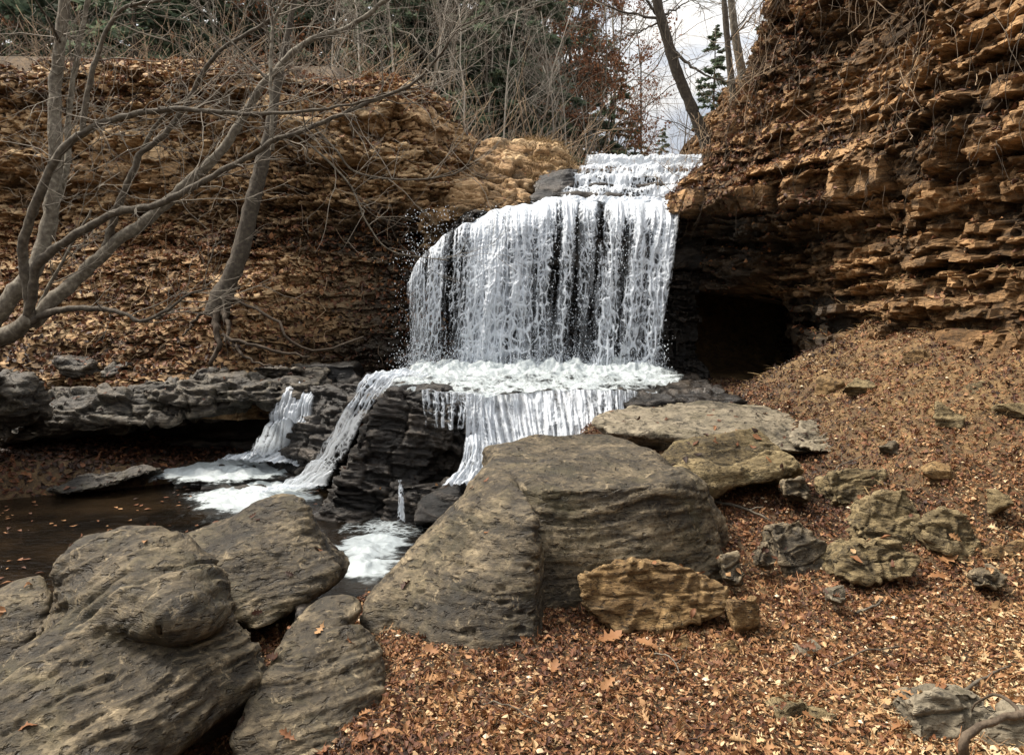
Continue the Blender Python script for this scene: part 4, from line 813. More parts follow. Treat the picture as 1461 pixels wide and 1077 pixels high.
LP.append(leafgeo(lift(p, .025, 6), nn_, g.uniform(.016, .045, len(p)), 'oval', 7, .55))
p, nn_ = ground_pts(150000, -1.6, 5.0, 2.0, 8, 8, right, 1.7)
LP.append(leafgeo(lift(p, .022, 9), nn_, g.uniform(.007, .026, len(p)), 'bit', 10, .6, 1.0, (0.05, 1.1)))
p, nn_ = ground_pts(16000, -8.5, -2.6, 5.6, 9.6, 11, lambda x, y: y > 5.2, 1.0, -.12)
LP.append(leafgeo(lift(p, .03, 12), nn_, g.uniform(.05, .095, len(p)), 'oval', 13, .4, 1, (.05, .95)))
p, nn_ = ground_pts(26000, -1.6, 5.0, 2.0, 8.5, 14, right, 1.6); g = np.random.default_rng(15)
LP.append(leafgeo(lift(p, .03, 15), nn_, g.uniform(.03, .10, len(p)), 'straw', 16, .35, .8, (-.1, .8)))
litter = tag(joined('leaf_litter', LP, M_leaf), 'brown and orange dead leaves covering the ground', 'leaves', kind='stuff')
LP = []
p, nn_ = facesample(VL, QL, 30000, .2, .6, 2.6, 21); LP.append(leafgeo(lift(p, .02, 22), nn_, g.uniform(.05, .10, len(p)), 'oval', 23, .5, 1, (.05, 1)))
p, nn_ = facesample(VL, QL, 9000, .55, 2.2, 6, 24, (-12, 0, 5, 14)); LP.append(leafgeo(lift(p, .02, 25), nn_, g.uniform(.05, .10, len(p)), 'oval', 26, .5, 1, (.05, .95)))
p, nn_ = facesample(VL, QL, 9000, .3, 4.0, 6, 27, (-12, 0, 5, 14)); LP.append(leafgeo(lift(p, .03, 28), nn_, g.uniform(.05, .11, len(p)), 'oak', 29, .6, 1, (.1, 1)))
tag(joined('leaf_litter', LP, M_leaf), 'pale brown dead leaves caught on the left bank', 'leaves', kind='stuff')
LP = []
p, nn_ = facesample(VR, QR, 9000, .5, .3, 6, 31, (0, 7, 3, 13)); LP.append(leafgeo(lift(p, .02, 32), nn_, g.uniform(.04, .085, len(p)), 'oval', 33, .5, 1, (.0, .9)))
p, nn_ = facesample(VR, QR, 7000, .15, 2.6, 6, 34, (1.5, 3.6, 8.4, 14)); LP.append(leafgeo(lift(p, .03, 35), nn_, g.uniform(.05, .10, len(p)), 'oak', 36, .7, 1, (.0, .8)))
tag(joined('leaf_litter', LP, M_leaf), 'dark brown dead leaves on the ledges of the right cliff', 'leaves', kind='stuff')
# leaves dropped on rocks
LP = []; g = np.random.default_rng(77)
for nm, bv in BVH:
    lo = Vector(bpy.data.objects[nm].bound_box[0]); hi = Vector(bpy.data.objects[nm].bound_box[6]); base = bpy.data.objects[nm].location if bpy.data.objects[nm].parent is None else bpy.data.objects[nm].parent.location
    lo = lo + base; hi = hi + base
    k = {'flat_rock': 55, 'overhanging_ledge': 260, 'rock_shelf': 420, 'boulder': 16, 'rock': 10, 'plunge_ledge': 0, 'wet_outcrop': 25, 'shore_rock': 45}.get(nm.split('.')[0], 6)
    P_, N_ = [], []
    for _ in range(k):
        hit = bv.ray_cast(Vector((g.uniform(lo.x, hi.x), g.uniform(lo.y, hi.y), hi.z + 1)), Vector((0, 0, -1)))
        if hit[0] is not None and abs(hit[1].z) > .55: P_.append(hit[0]); N_.append(hit[1] * (1 if hit[1].z > 0 else -1))
    if len(P_) > 1: LP.append(leafgeo(np.array(P_) + [0, 0, .006], np.array(N_), g.uniform(.035, .08, len(P_)), 'oval' if g.random() < .5 else 'oak', int(g.integers(9999)), .2, .8, (0, .9)))
tag(joined('leaf_litter', LP, M_leaf), 'single dead leaves lying on the rocks', 'leaves', kind='stuff')
# stone chips among the leaves
p, nn_ = ground_pts(14000, -1.4, 5.0, 2.0, 8.5, 41, right, 1.5); g = np.random.default_rng(42); r_ = .004 + .013 * g.random(len(p)) ** 3
O = np.array([(1, 0, 0), (-.9, .2, 0), (.1, 1, .1), (0, -.9, .1), (.1, .1, .7), (0, 0, -.7)], float); Fo = np.array([(0, 2, 4), (2, 1, 4), (1, 3, 4), (3, 0, 4), (2, 0, 5), (1, 2, 5), (3, 1, 5), (0, 3, 5)])
an = g.uniform(0, 6.28, len(p)); c_, s_ = np.cos(an)[:, None], np.sin(an)[:, None]
Vv = O[None] * r_[:, None, None] * g.uniform(.6, 1.4, (len(p), 1, 3)); Vv = np.stack([Vv[..., 0] * c_ - Vv[..., 1] * s_, Vv[..., 0] * s_ + Vv[..., 1] * c_, Vv[..., 2]], -1)
Vv = (Vv + (p + [0, 0, .018])[:, None, :]).reshape(-1, 3)
o = build('gravel', Vv, [(Fo[None] + 6 * np.arange(len(p))[:, None, None]).reshape(-1, 3)], M_chip, None, {'rnd': np.repeat(g.random(len(p)), 6)}, smooth=False)
tag(o, 'small pale stone chips mixed in the leaf litter', 'gravel', kind='stuff')
# the big single leaves one can point at
def gpt(px, py):
    lo, hi = 1.5, 14.0
    for _ in range(50):
        m_ = (lo + hi) / 2; q = at(px, py, m_)
        if q[2] > float(height(q[0], q[1])): lo = m_
        else: hi = m_
    return at(px, py, lo)
for k, (px, py, sz, c, lab) in enumerate([
    (868, 920, .15, .62, 'large orange brown oak leaf under the left end of the ochre block'), (925, 928, .13, .66, 'large orange brown leaf below the middle of the ochre block'),
    (1092, 690, .16, .6, 'bright orange red leaf right of the mossy crested rock'), (1128, 848, .12, .66, 'orange leaf on the litter below the grey wedge shaped rock'),
    (1348, 806, .13, .70, 'bright orange leaf under the long sloping brown rock'), (1340, 830, .12, .64, 'orange leaf in front of the brown pointed rock, right of it'),
    (790, 965, .09, .62, 'reddish leaf in the middle of the litter below the big boulder'), (868, 985, .10, .70, 'tan oak leaf with deep lobes in the lower middle litter'),
    (1285, 1050, .09, .64, 'pink brown oak leaf left of the lichen covered corner rock'), (560, 1052, .09, .7, 'tan oak leaf beside the cracked grey boulder at the bottom'),
    (618, 938, .09, .62, 'curled orange leaf at the foot of the big boulder, left end'), (1268, 905, .10, .72, 'pale tan oak leaf in the litter below the brown pointed rock')]):
    p = gpt(px, py) + [0, 0, .035]; v, f, a = leafgeo(p[None], np.array([[0, -.25, 1.]]), [sz], 'oak', 700 + k, .15, .7); a[:] = c
    tag(joined('oak_leaf', [(v, f, a)], M_leaf), lab, 'leaf', 'large single leaves on the litter')

# ------------------------------------------------------------------ twigs, roots, grass
def wander(p0, d, L, n, wob, g, droop=0.0):
    P = [np.array(p0, float)]; d = np.array(d, float); d /= np.linalg.norm(d)
    for k in range(n - 1):
        d = d + wob * g.normal(size=3); d[2] -= droop; d /= np.linalg.norm(d); P.append(P[-1] + d * L / (n - 1))
    return np.array(P)
g = np.random.default_rng(90)
for k, (a, b, r_, lab) in enumerate([((1370, 1075), (1461, 1030), .0, ''), ((1222, 880), (1255, 860), .008, 'short brown stick in the litter below the brown pointed rock'), ((1180, 700), (1235, 655), .006, 'thin twig among the red leaves left of the dark stump'),
    ((1365, 1000), (1440, 958), .009, 'curved grey stick above the lichen covered corner rock'), ((1020, 720), (1100, 748), .012, 'grey stick leading from the big boulder to the wedge shaped rock'), ((690, 1010), (770, 1040), .004, 'thin twig lying in the litter at the bottom centre'), ((930, 940), (975, 975), .004, 'thin twig lying in front of the small brown stone chip'), ((1180, 960), (1290, 930), .005, 'long thin twig in the litter left of the curved grey stick')]):
    if not lab: continue
    A_, B_ = gpt(*a), gpt(*b); m_ = (A_ + B_) / 2 + [g.normal() * .03, g.normal() * .03, .045]
    t_ = Tubes(); P_ = smooth_path([A_ + [0, 0, .02], m_, B_ + [0, 0, .025]], 12); P_ += g.normal(size=P_.shape) * .003; t_.add(P_, np.linspace(r_, r_ * .5, 12), 6, .08, .6)
    q_ = P_[7]; t_.add(wander(q_, (B_ - A_) / np.linalg.norm(B_ - A_) + g.normal(size=3) * .5 + [0, 0, .3], .10, 5, .2, g), np.linspace(r_ * .5, r_ * .3, 5), 4, 0, .6)
    tag(t_.build('fallen_stick', M_bark), lab, 'stick', 'sticks lying in the litter')
t_ = Tubes(); P_ = smooth_path([gpt(1378, 1090) + [0, 0, -.02], at(1375, 1060, 2.62), at(1400, 1036, 2.63), at(1440, 1022, 2.65), at(1500, 1015, 2.68), at(1600, 1030, 2.7)], 30); P_ += g.normal(size=P_.shape) * .002
t_.add(P_, np.linspace(.016, .010, 30) * (1 + .15 * np.sin(np.linspace(0, 14, 30))), 10, .08, .7); t_.add(wander(P_[14], [.3, .8, .5], .3, 10, .2, g, .1), np.linspace(.008, .003, 10), 6, .05, .6); tag(t_.build('tree_root', M_root), 'thick curved bare root arching over the pale rock in the bottom right corner', 'root')
# hanging rootlets and vines on the right cliff
t_ = Tubes(); p, nn_ = facesample(VR, QR, 620, -2, 2.6, 6.2, 51, (1.8, 4.6, 5.2, 12))
for q in p:
    L = g.uniform(.12, .75) * (1.4 if q[2] > 3.4 else .6); P_ = wander(q + [-.05, -.05, 0], [-.45 + g.normal() * .3, -.45 + g.normal() * .3, -.35], L, 8, .25, g, .38); t_.add(P_, np.linspace(.0048, .002, 8), 3, 0, g.uniform(.2, 1))
o = t_.build('hanging_roots', M_root, cliffR); o['kind'] = 'stuff'
t_ = Tubes(); p, nn_ = facesample(VL, QL, 520, .2, 1.0, 5, 52, (-9, -.4, 5, 13))
for q in p:
    P_ = wander(q + [0, -.02, .01], [g.normal(), -.5 + .4 * g.normal(), .5 * g.normal()], g.uniform(.15, .6), 7, .3, g, .12); t_.add(P_, np.linspace(.005, .002, 7), 3, 0, g.uniform(.2, 1))
o = t_.build('dead_twigs', M_brush, cliffL); o['kind'] = 'stuff'
def grass(name, P_, hgt, spread, label, seed, mat=M_straw, blades=1, wid=.004):
    g = np.random.default_rng(seed); n = len(P_); d = g.normal(size=(n, 3)) * spread; d[:, 2] = 1; d /= np.linalg.norm(d, axis=1)[:, None]
    h = hgt * g.uniform(.4, 1.2, (n, 1)); sd = np.cross(d, g.normal(size=(n, 3))); sd /= np.linalg.norm(sd, axis=1)[:, None]; w_ = wid * g.uniform(.6, 1.3, (n, 1))
    dr = g.normal(size=(n, 3)) * .35; dr[:, 2] = -.25
    rows = [(0, 1), (.35, .9), (.7, .6), (1, .15)]; V = []
    for tt, ww in rows:
        c = P_ + d * h * tt + dr * h * tt ** 2.2; V += [c - sd * w_ * ww, c + sd * w_ * ww]
    V = np.stack(V, 1).reshape(-1, 3); f = np.array([(0, 1, 3, 2), (2, 3, 5, 4), (4, 5, 7, 6)])
    return tag(build(name, V, [(f[None] + 8 * np.arange(n)[:, None, None]).reshape(-1, 4)], mat, None, {'rnd': np.repeat(g.random(n), 8)}), label, 'grass', kind='stuff')
p, nn_ = ground_pts(7000, 2.4, 4.8, 5.0, 9, 61, lambda x, y: fbm(P3(x * 1.5, y * 1.5), 2, 62) > -.1)
p2, n2 = facesample(VR, QR, 1500, .1, .4, 1.9, 63, (2.4, 4.4, 5.5, 9))
grass('dry_grass', np.vstack([p, p2]), .11, 1.6, 'dry straw coloured grass on the slope under the right cliff', 64)
x = rng.uniform(.2, 1.0, 1500); y = rng.uniform(11.2, 13.4, 1500); P_ = []
shb = dict(BVH)[sh.name]
for a, b in zip(x, y):
    hit = shb.ray_cast(Vector((a, b, 9)), Vector((0, 0, -1)))
    if hit[0] is not None and hit[0].z > 3.3: P_.append(hit[0])
grass('dry_grass', np.array(P_), .22, .9, 'rusty dry grass tuft on the rock shelf left of the upper cascade', 66)

# leaves floating on the pool, stones sticking out of the slope under the right cliff
g = np.random.default_rng(300); x = g.uniform(-6, -1.2, 420); y = g.uniform(4.6, 8.4, 420); k_ = (polysd(x, y, CREEK) < -.05) & (fbm(P3(x, y), 2, 301) > -.1); p = np.stack([x, y, np.full(len(x), WZ + .012)], -1)[k_]
tag(joined('floating_leaves', [leafgeo(p, np.tile([0, 0, 1.], (len(p), 1)), g.uniform(.03, .07, len(p)), 'oval', 302, .08, .4, (.2, 1))], M_leaf), 'dead leaves floating on the dark pool', 'leaves', kind='stuff')
TAL = [(1230, 560, 'small brown stone half buried in the slope left of the dry grass'), (1310, 515, 'dark brown stone in the leaf slope under the right cliff'), (1385, 560, 'tan stone in the middle of the slope below the right cliff'), (1430, 500, 'brown stone close under the cliff foot at the right edge'), (1355, 600, 'grey brown stone in the leaf slope above the dark mossy rock'), (1180, 555, 'dark stone among leaves just outside the shadowed hollow'), (1440, 590, 'brown stone on the slope at the right edge above the mossy rock'), (1270, 645, 'small dark stone between the slab end and the dark stump'), (1420, 720, 'small ochre stone at the right edge below the mossy rock'), (1340, 680, 'small brown stone in the red leaves right of the stump')]
for k, (px, py, lab) in enumerate(TAL):
    c = gpt(px, py); s_ = float(g.uniform(.09, .2)); r = rock('rock', [blob(c + [0, 0, .02], (s_, s_ * .8, s_ * g.uniform(.45, .7)), 11, 800 + k, rot=k)], [M_olive, M_ochre, M_olive, M_gray][k % 4], .012, 1, .008, 25, .03, 4, .01, 18, seed=810 + k, facet=.012); tag(r, lab, 'rock')

# ------------------------------------------------------------------ trees close by
def pxpath(pts, n=None, jit=.0, seed=0):
    P_ = smooth_path([at(*p) for p in pts], n or max(8, len(pts) * 5)); return P_
def rad(px, Y): return px / 2 / F * Y
g = np.random.default_rng(123)
near = empty('bare_tree', (-5.6, 7.2, .1), 'bare multi stemmed grey tree leaning in over the pool from the left edge', 'tree')
STEMS = [
 ('trunk', [(-170, 640, 7.2), (-110, 560, 7.1), (-50, 508, 7.0), (0, 481, 6.9), (26, 470, 6.85), (45, 452, 6.8)], 46, 26),
 ('stem', [(-40, 500, 7.0), (0, 446, 7.0), (24, 414, 7.05), (48, 385, 7.1), (63, 345, 7.2), (74, 297, 7.25), (80, 223, 7.3), (78, 167, 7.35), (80, 111, 7.4), (87, 56, 7.4), (92, 0, 7.4), (98, -90, 7.4), (110, -200, 7.4)], 30, 12),
 ('stem', [(44, 452, 6.8), (42, 420, 6.75), (33, 380, 6.7), (34, 345, 6.65), (56, 279, 6.55), (85, 219, 6.5), (119, 189, 6.45), (149, 175, 6.4), (208, 160, 6.3), (260, 156, 6.25), (345, 163, 6.2), (446, 158, 6.1), (500, 149, 6.05), (560, 132, 6.0)], 18, 3),
 ('stem', [(118, 188, 6.45), (122, 150, 6.42), (130, 110, 6.4), (139, 78, 6.4), (152, 45, 6.38), (180, 10, 6.35), (245, -2, 6.3), (300, -30, 6.3)], 10, 4),
 ('stem', [(40, 455, 6.8), (48, 405, 6.7), (56, 375, 6.65), (93, 345, 6.6), (163, 305, 6.5), (223, 293, 6.45), (260, 275, 6.4), (316, 245, 6.35), (371, 215, 6.3), (390, 200, 6.3), (427, 189, 6.25), (500, 158, 6.2), (544, 139, 6.2), (589, 120, 6.2), (612, 98, 6.15), (634, 72, 6.1), (653, 41, 6.1), (695, 19, 6.1)], 17, 3),
 ('stem', [(46, 462, 6.85), (75, 430, 6.9), (108, 400, 7.0), (160, 349, 7.1), (208, 316, 7.2), (241, 286, 7.25), (290, 241, 7.3), (323, 208, 7.35), (345, 171, 7.4), (371, 126, 7.4), (390, 108, 7.4), (409, 85, 7.4), (442, 59, 7.4), (500, 37, 7.4), (552, 0, 7.4), (600, -40, 7.4)], 24, 6),
 ('stem', [(150, 358, 7.1), (156, 334, 7.1), (167, 297, 7.05), (186, 253, 7.0), (201, 219, 7.0), (230, 197, 6.95), (256, 163, 6.9), (275, 130, 6.9), (297, 93, 6.85), (316, 71, 6.8), (371, 37, 6.8), (394, 22, 6.8), (430, -10, 6.8)], 13, 4),
 ('stem', [(203, 214, 7.0), (220, 182, 7.0), (240, 160, 6.9), (268, 138, 6.9)], 7, 4),
 ('stem', [(388, 215, 6.35), (388, 167, 6.4), (386, 111, 6.45), (390, 37, 6.5), (405, 0, 6.5), (420, -60, 6.5)], 7, 4),
 ('stem', [(40, 462, 6.8), (63, 450, 6.75), (93, 441, 6.7), (149, 441, 6.6), (178, 448, 6.5), (200, 458, 6.45), (238, 443, 6.4), (267, 420, 6.4), (300, 412, 6.4)], 13, 3),
 ('stem', [(54, 440, 6.9), (70, 408, 6.95), (90, 372, 7.0), (105, 345, 7.0), (130, 300, 7.1)], 7, 3),
 ('stem', [(68, 330, 7.3), (95, 240, 7.45), (98, 160, 7.5), (110, 80, 7.5), (125, 0, 7.5), (140, -80, 7.5)], 11, 6),
 ('stem', [(450, 184, 6.25), (480, 215, 6.2), (506, 245, 6.2), (563, 256, 6.2), (619, 254, 6.2), (661, 241, 6.2), (683, 203, 6.2)], 4, 2),
 ('stem', [(420, 192, 6.25), (455, 218, 6.2), (499, 264, 6.15), (525, 320, 6.1), (559, 358, 6.05), (640, 372, 6.0)], 4, 1.5),
 ('stem', [(380, 112, 6.5), (330, 60, 6.5), (300, 30, 6.5), (250, -20, 6.5)], 4, 2), ('stem', [(50, 0, 6.7), (70, 30, 6.9), (85, 60, 7.2)], 3, 6),
]
twig = Tubes(); sources = []
for k, (nm, pts, w0, w1) in enumerate(STEMS):
    n = len(pts) * 6; P_ = pxpath(pts, n); P_ += .006 * np.stack([fbm(P3(np.arange(n) * .35, k * 3.3, c), 2, 7) for c in (0, 9, 18)], -1) * min(w0 / 8, 2)
    Yd = P_[:, 1]; r_ = .86 * rad(np.linspace(w0 ** .8, w1 ** .8, n) ** 1.25, Yd)
    if nm == 'trunk': r_ = r_ * (1 + .35 * np.exp(-np.arange(n) / 5.))
    r_ = r_ * (1 + .05 * np.sin(np.arange(n) * 1.7 + k) + .05 * g.normal(size=n))
    t_ = Tubes(); t_.add(P_, r_, 10 if w0 > 10 else 7, .03, g.uniform(.35, .75)); t_.build(nm, M_bark, near)
    if k: sources.append((P_, r_))
def sprout(tw, q, d, L, r0, g, depth=0, rise=.05):
    n = 9 if depth == 0 else 6; P_ = wander(q, d, L, n, .17, g, -rise * .35); tw.add(P_, np.linspace(r0, r0 * .4, n), 4 if depth == 0 else 3, 0, g.uniform(.35, 1))
    if depth < 2:
        for _ in range(g.integers(2, 5) if depth == 0 else g.integers(1, 3)):
            i = g.integers(2, n - 1); T = P_[i] - P_[i - 1]; T /= np.linalg.norm(T)
            dd = T + .75 * g.normal(size=3) * [1, .6, 1]; sprout(tw, P_[i], dd, L * g.uniform(.35, .7), r0 * .6, g, depth + 1, rise)
for P_, r_ in sources:
    L = np.linalg.norm(np.diff(P_, axis=0), axis=1).sum()
    for _ in range(int(L * 8.0)):
        i = int(g.integers(len(P_) // 4, len(P_) - 1)); T = P_[i + 1] - P_[i]; T /= np.linalg.norm(T)
        d = T * .8 + g.normal(size=3) * [.7, .5, .7] + [.12, 0, .15]; sprout(twig, P_[i], d, g.uniform(.25, .8), min(r_[i] * .55, .0058), g)
o = twig.build('twigs', M_twig, near); o['kind'] = 'stuff'

slim = empty('bare_tree', tuple(at(318, 432, 9.15)), 'slender brown leaning tree with exposed roots growing on the left bank', 'tree')
t_ = Tubes(); P_ = pxpath([(308, 452, 9.15), (316, 425, 9.15), (332, 390, 9.15), (346, 350, 9.2), (360, 290, 9.2), (375, 230, 9.2), (386, 180, 9.2), (398, 110, 9.2), (410, 50, 9.2), (425, -20, 9.2), (450, -140, 9.2)], 60)
r_ = rad(np.interp(np.linspace(0, 1, 60), [0, .2, .42, .55, .7, 1], [26, 23, 18, 12, 8, 4]), 9.2) * (1 + .06 * g.normal(size=60)); r_[:8] *= np.linspace(1.35, 1, 8); t_.add(P_, r_, 12, .04, .35); t_.build('trunk', M_bark, slim)
for pts, w in [([(312, 436, 9.1), (308, 465, 8.95), (313, 495, 8.85), (300, 520, 8.8)], 12), ([(316, 440, 9.05), (326, 465, 8.9), (318, 490, 8.8)], 9), ([(318, 480, 8.85), (345, 487, 8.78), (390, 500, 8.75), (440, 510, 8.72)], 6), ([(325, 425, 9.05), (390, 455, 8.9), (420, 490, 8.8), (470, 498, 8.8), (520, 480, 8.9)], 5), ([(308, 440, 9.1), (280, 455, 9.0), (262, 480, 8.9)], 6), ([(330, 488, 8.8), (350, 510, 8.7), (392, 524, 8.6)], 5)]:
    t_ = Tubes(); P_ = pxpath(pts, 16); P_ += .012 * g.normal(size=P_.shape); t_.add(P_, rad(np.linspace(w, w * .5, 16), 8.9), 7, .08, .4); t_.build('root', M_root, slim)
twig = Tubes(); P_ = pxpath([(375, 230, 9.2), (398, 110, 9.2), (425, -20, 9.2), (450, -140, 9.2)], 30)
for _ in range(34):
    i = int(g.integers(3, 29)); sprout(twig, P_[i], g.normal(size=3) * [1, .8, .5] + [0, 0, .7], g.uniform(.5, 1.3), .007, g)
o = twig.build('twigs', M_twig, slim); o['kind'] = 'stuff'

def leantree(name, pts, w0, w1, label, branches, col=.3, ntw=20, seed=0):
    g = np.random.default_rng(seed); root = empty(name, tuple(at(*pts[0])), label, 'tree'); n = len(pts) * 8; P_ = pxpath(pts, n); Y0 = pts[0][2]
    t_ = Tubes(); r_ = rad(np.linspace(w0, w1, n), Y0) * (1 + .05 * g.normal(size=n)); r_[:5] *= np.linspace(1.4, 1, 5); t_.add(P_, r_, 10, .04, col); t_.build('trunk', M_bark, root)
    tw = Tubes()
    for bp, bw in branches:
        t_ = Tubes(); Q = pxpath(bp, 18); Q += .01 * g.normal(size=Q.shape); t_.add(Q, rad(np.linspace(bw, bw * .3, 18), Y0), 6, .04, col); t_.build('branch', M_bark, root)
        for _ in range(7):
            i = int(g.integers(4, 17)); T = Q[i + 1] - Q[i] if i < 17 else Q[i] - Q[i - 1]; sprout(tw, Q[i], T / np.linalg.norm(T) + g.normal(size=3) * .6, g.uniform(.3, .8), .006, g)
    for _ in range(ntw):
        i = int(g.integers(n // 3, n - 1)); sprout(tw, P_[i], g.normal(size=3) * [1, .8, .4] + [0, 0, .6], g.uniform(.4, 1.4), .008, g)
    o = tw.build('twigs', M_twig, root); o['kind'] = 'stuff'; return root
leantree('bare_tree', [(1016, 240, 11.6), (1005, 200, 11.6), (985, 150, 11.6), (965, 100, 11.6), (950, 50, 11.6), (937, 0, 11.6), (925, -80, 11.6), (920, -200, 11.6)], 17, 11, 'dark leaning trunk rising from the cliff edge just right of the upper cascade',
    [([(944, 26, 11.6), (925, 5, 11.6), (905, -30, 11.6)], 5), ([(942, 28, 11.6), (890, 17, 11.5), (850, 2, 11.4), (820, -15, 11.4)], 4), ([(960, 72, 11.6), (985, 95, 11.4), (1010, 108, 11.3), (1040, 118, 11.2)], 5), ([(942, 32, 11.6), (920, 42, 11.7), (880, 60, 11.8)], 3), ([(948, 22, 11.6), (970, 10, 11.6), (990, -5, 11.6)], 3)], .3, 14, 5)
leantree('bare_tree', [(1048, 150, 12.6), (1043, 110, 12.6), (1038, 60, 12.6), (1033, 0, 12.6), (1028, -80, 12.6), (1030, -200, 12.6)], 9, 6, 'thin straight grey trunk standing between the leaning trunk and the right cliff', [([(1040, 60, 12.6), (1060, 30, 12.6), (1080, 0, 12.6)], 3)], .4, 12, 6)
leantree('bare_tree', [(1068, 150, 13.2), (1058, 100, 13.2), (1050, 55, 13.2), (1043, 0, 13.2), (1035, -90, 13.2), (1030, -220, 13.2)], 12, 8, 'greenish grey trunk touching the left edge of the right cliff top', [([(1050, 50, 13.2), (1075, 20, 13.2), (1100, -10, 13.2)], 3)], .7, 12, 7)
# twiggy scrub on top of the left bank and right cliff
def scrub(name, C_, n, hgt, seed, label, mat=M_brush, up=.8, rr=.006):
    g = np.random.default_rng(seed); t_ = Tubes()
    for c in C_:
        for _ in range(n):
            q = np.array(c) + g.normal(size=3) * [.25, .25, 0]; sprout(t_, q, g.normal(size=3) * [.7, .5, .3] + [0, 0, up], hgt * g.uniform(.4, 1.1), rr, g, 1)
    return tag(t_.build(name, mat), label, 'scrub', kind='stuff')
p, nn_ = facesample(VL, QL, 80, .3, 4.2, 6, 71, (-10, -.4, 8, 14)); scrub('scrub', p, 4, .9, 72, 'bare twiggy scrub along the top of the left bank')
p, nn_ = facesample(VR, QR, 90, .0, 3.0, 6.4, 73, (2.0, 4.0, 7, 13)); scrub('scrub', p, 4, .6, 74, 'bare twiggy scrub along the edge of the right cliff')

# ------------------------------------------------------------------ the wood behind
def conifer(H, Rb, seed, dens=1.0):
    g = np.random.default_rng(seed); t_ = Tubes(); P_ = np.stack([.04 * np.cumsum(g.normal(size=12)), .04 * np.cumsum(g.normal(size=12)), np.linspace(-.3, H, 12)], -1); t_.add(P_, np.linspace(.13, .02, 12) * H / 11, 7, .04, .4)
    B, D, S, A = [], [], [], []
    nb = int(95 * dens)
    for k in range(nb):
        z = H * (.05 + .95 * ((k + g.random()) / nb) ** 1.15); f = 1 - z / H; L = Rb * (f ** .8 + .05) * g.uniform(.6, 1.15); an = g.uniform(0, 6.28)
        d = np.array([math.cos(an), math.sin(an), .25 - .5 * f]); q0 = np.array([np.interp(z, P_[:, 2], P_[:, 0]), np.interp(z, P_[:, 2], P_[:, 1]), z])
        Q = wander(q0, d, L, 7, .08, g, .06); t_.add(Q, np.linspace(.022, .006, 7), 3, 0, .3); tone = g.normal() * .16
        m_ = int(40 + 60 * L); u = g.random(m_) ** .7; u = .12 + .88 * u; c = np.stack([np.interp(u, np.linspace(0, 1, 7), Q[:, j]) for j in range(3)], -1)
        sd = np.array([-d[1], d[0], 0]); sgn = np.sign(g.normal(size=m_))[:, None]
        dd = d[None] * .7 + sd[None] * sgn * g.uniform(.3, 1.1, (m_, 1)) + g.normal(size=(m_, 3)) * .3 - [0, 0, .2]
        dd /= np.linalg.norm(dd, axis=1)[:, None]; B.append(c); D.append(dd); S.append(np.full(m_, .22 + .10 * L)); A.append(np.clip(.45 + tone + .18 * g.normal(size=m_), 0, 1))
    B, D, S, A = map(np.concatenate, (B, D, S, A)); n = len(B); S = S * g.uniform(.6, 1.2, n); kk = g.random(n) < .7; B, D, S, A = B[kk], D[kk], S[kk], A[kk]; n = len(B)
    wv = np.cross(D, g.normal(size=(n, 3))); wv /= np.linalg.norm(wv, axis=1)[:, None]; W = (.04 + .045 * g.random(n))[:, None]
    V = np.stack([B - wv * W * .4, B + D * S[:, None] * .5 - wv * W, B + D * S[:, None], B + D * S[:, None] * .5 + wv * W], 1).reshape(-1, 3)
    return t_, V, np.arange(4 * n).reshape(n, 4), np.repeat(A, 4)
def baretree(H, seed, spread=.5, levels=3, nprim=16):
    g = np.random.default_rng(seed); t_ = Tubes(); tips = []
    def br(q, d, L, r0, lev):
        n = 8 if lev < 2 else 5; Q = wander(q, d, L, n, .10 if lev == 0 else .16, g, -.02 if lev else -.05)
        t_.add(Q, np.linspace(r0, r0 * (.25 if lev == 0 else .4), n), 7 if lev == 0 else 4 if lev == 1 else 3, 0, g.uniform(.3, 1)); 
        if lev >= 2: tips.extend(Q[1:])
        if lev < levels:
            for k in range(nprim if lev == 0 else g.integers(5, 9) if lev == 1 else g.integers(2, 5)):
                u = g.uniform(.22 if lev == 0 else .15, .98); i = min(int(u * (n - 1)), n - 2); fr = u * (n - 1) - i; c = Q[i] * (1 - fr) + Q[i + 1] * fr; T = Q[i + 1] - Q[i]; T /= np.linalg.norm(T)
                sd = g.normal(size=3); sd -= sd.dot(T) * T; sd /= np.linalg.norm(sd)
                rl = r0 * (1 - .75 * u)
                br(c, T * g.uniform(.4, .9) + sd * g.uniform(.5, 1.0) * spread * 2 + [0, 0, .15], L * g.uniform(.25, .5) * (1.15 - .6 * u if lev == 0 else 1), max(rl * .5, .006), lev + 1)
    br(np.array([0, 0, -.3]), np.array([.05 * g.normal(), .05 * g.normal(), 1]), H, .0065 * H, 0)
    return t_, np.array(tips)
def split_trunk(t_):
    """first tube is the trunk, the others are the crown's limbs"""
    a, b = Tubes(), Tubes(); a.V, a.F, a.T, a.A, a.n = t_.V[:1], t_.F[:1], t_.T[:1], t_.A[:1], len(t_.V[0])
    off = a.n; b.V = t_.V[1:]; b.F = [f - off for f in t_.F[1:]]; b.T = [f - off for f in t_.T[1:]]; b.A = t_.A[1:]; b.n = t_.n - off; return a, b
def relocate(t_, loc):
    t_.V = [v + np.array(loc) for v in t_.V]; return t_
PROTO = {}
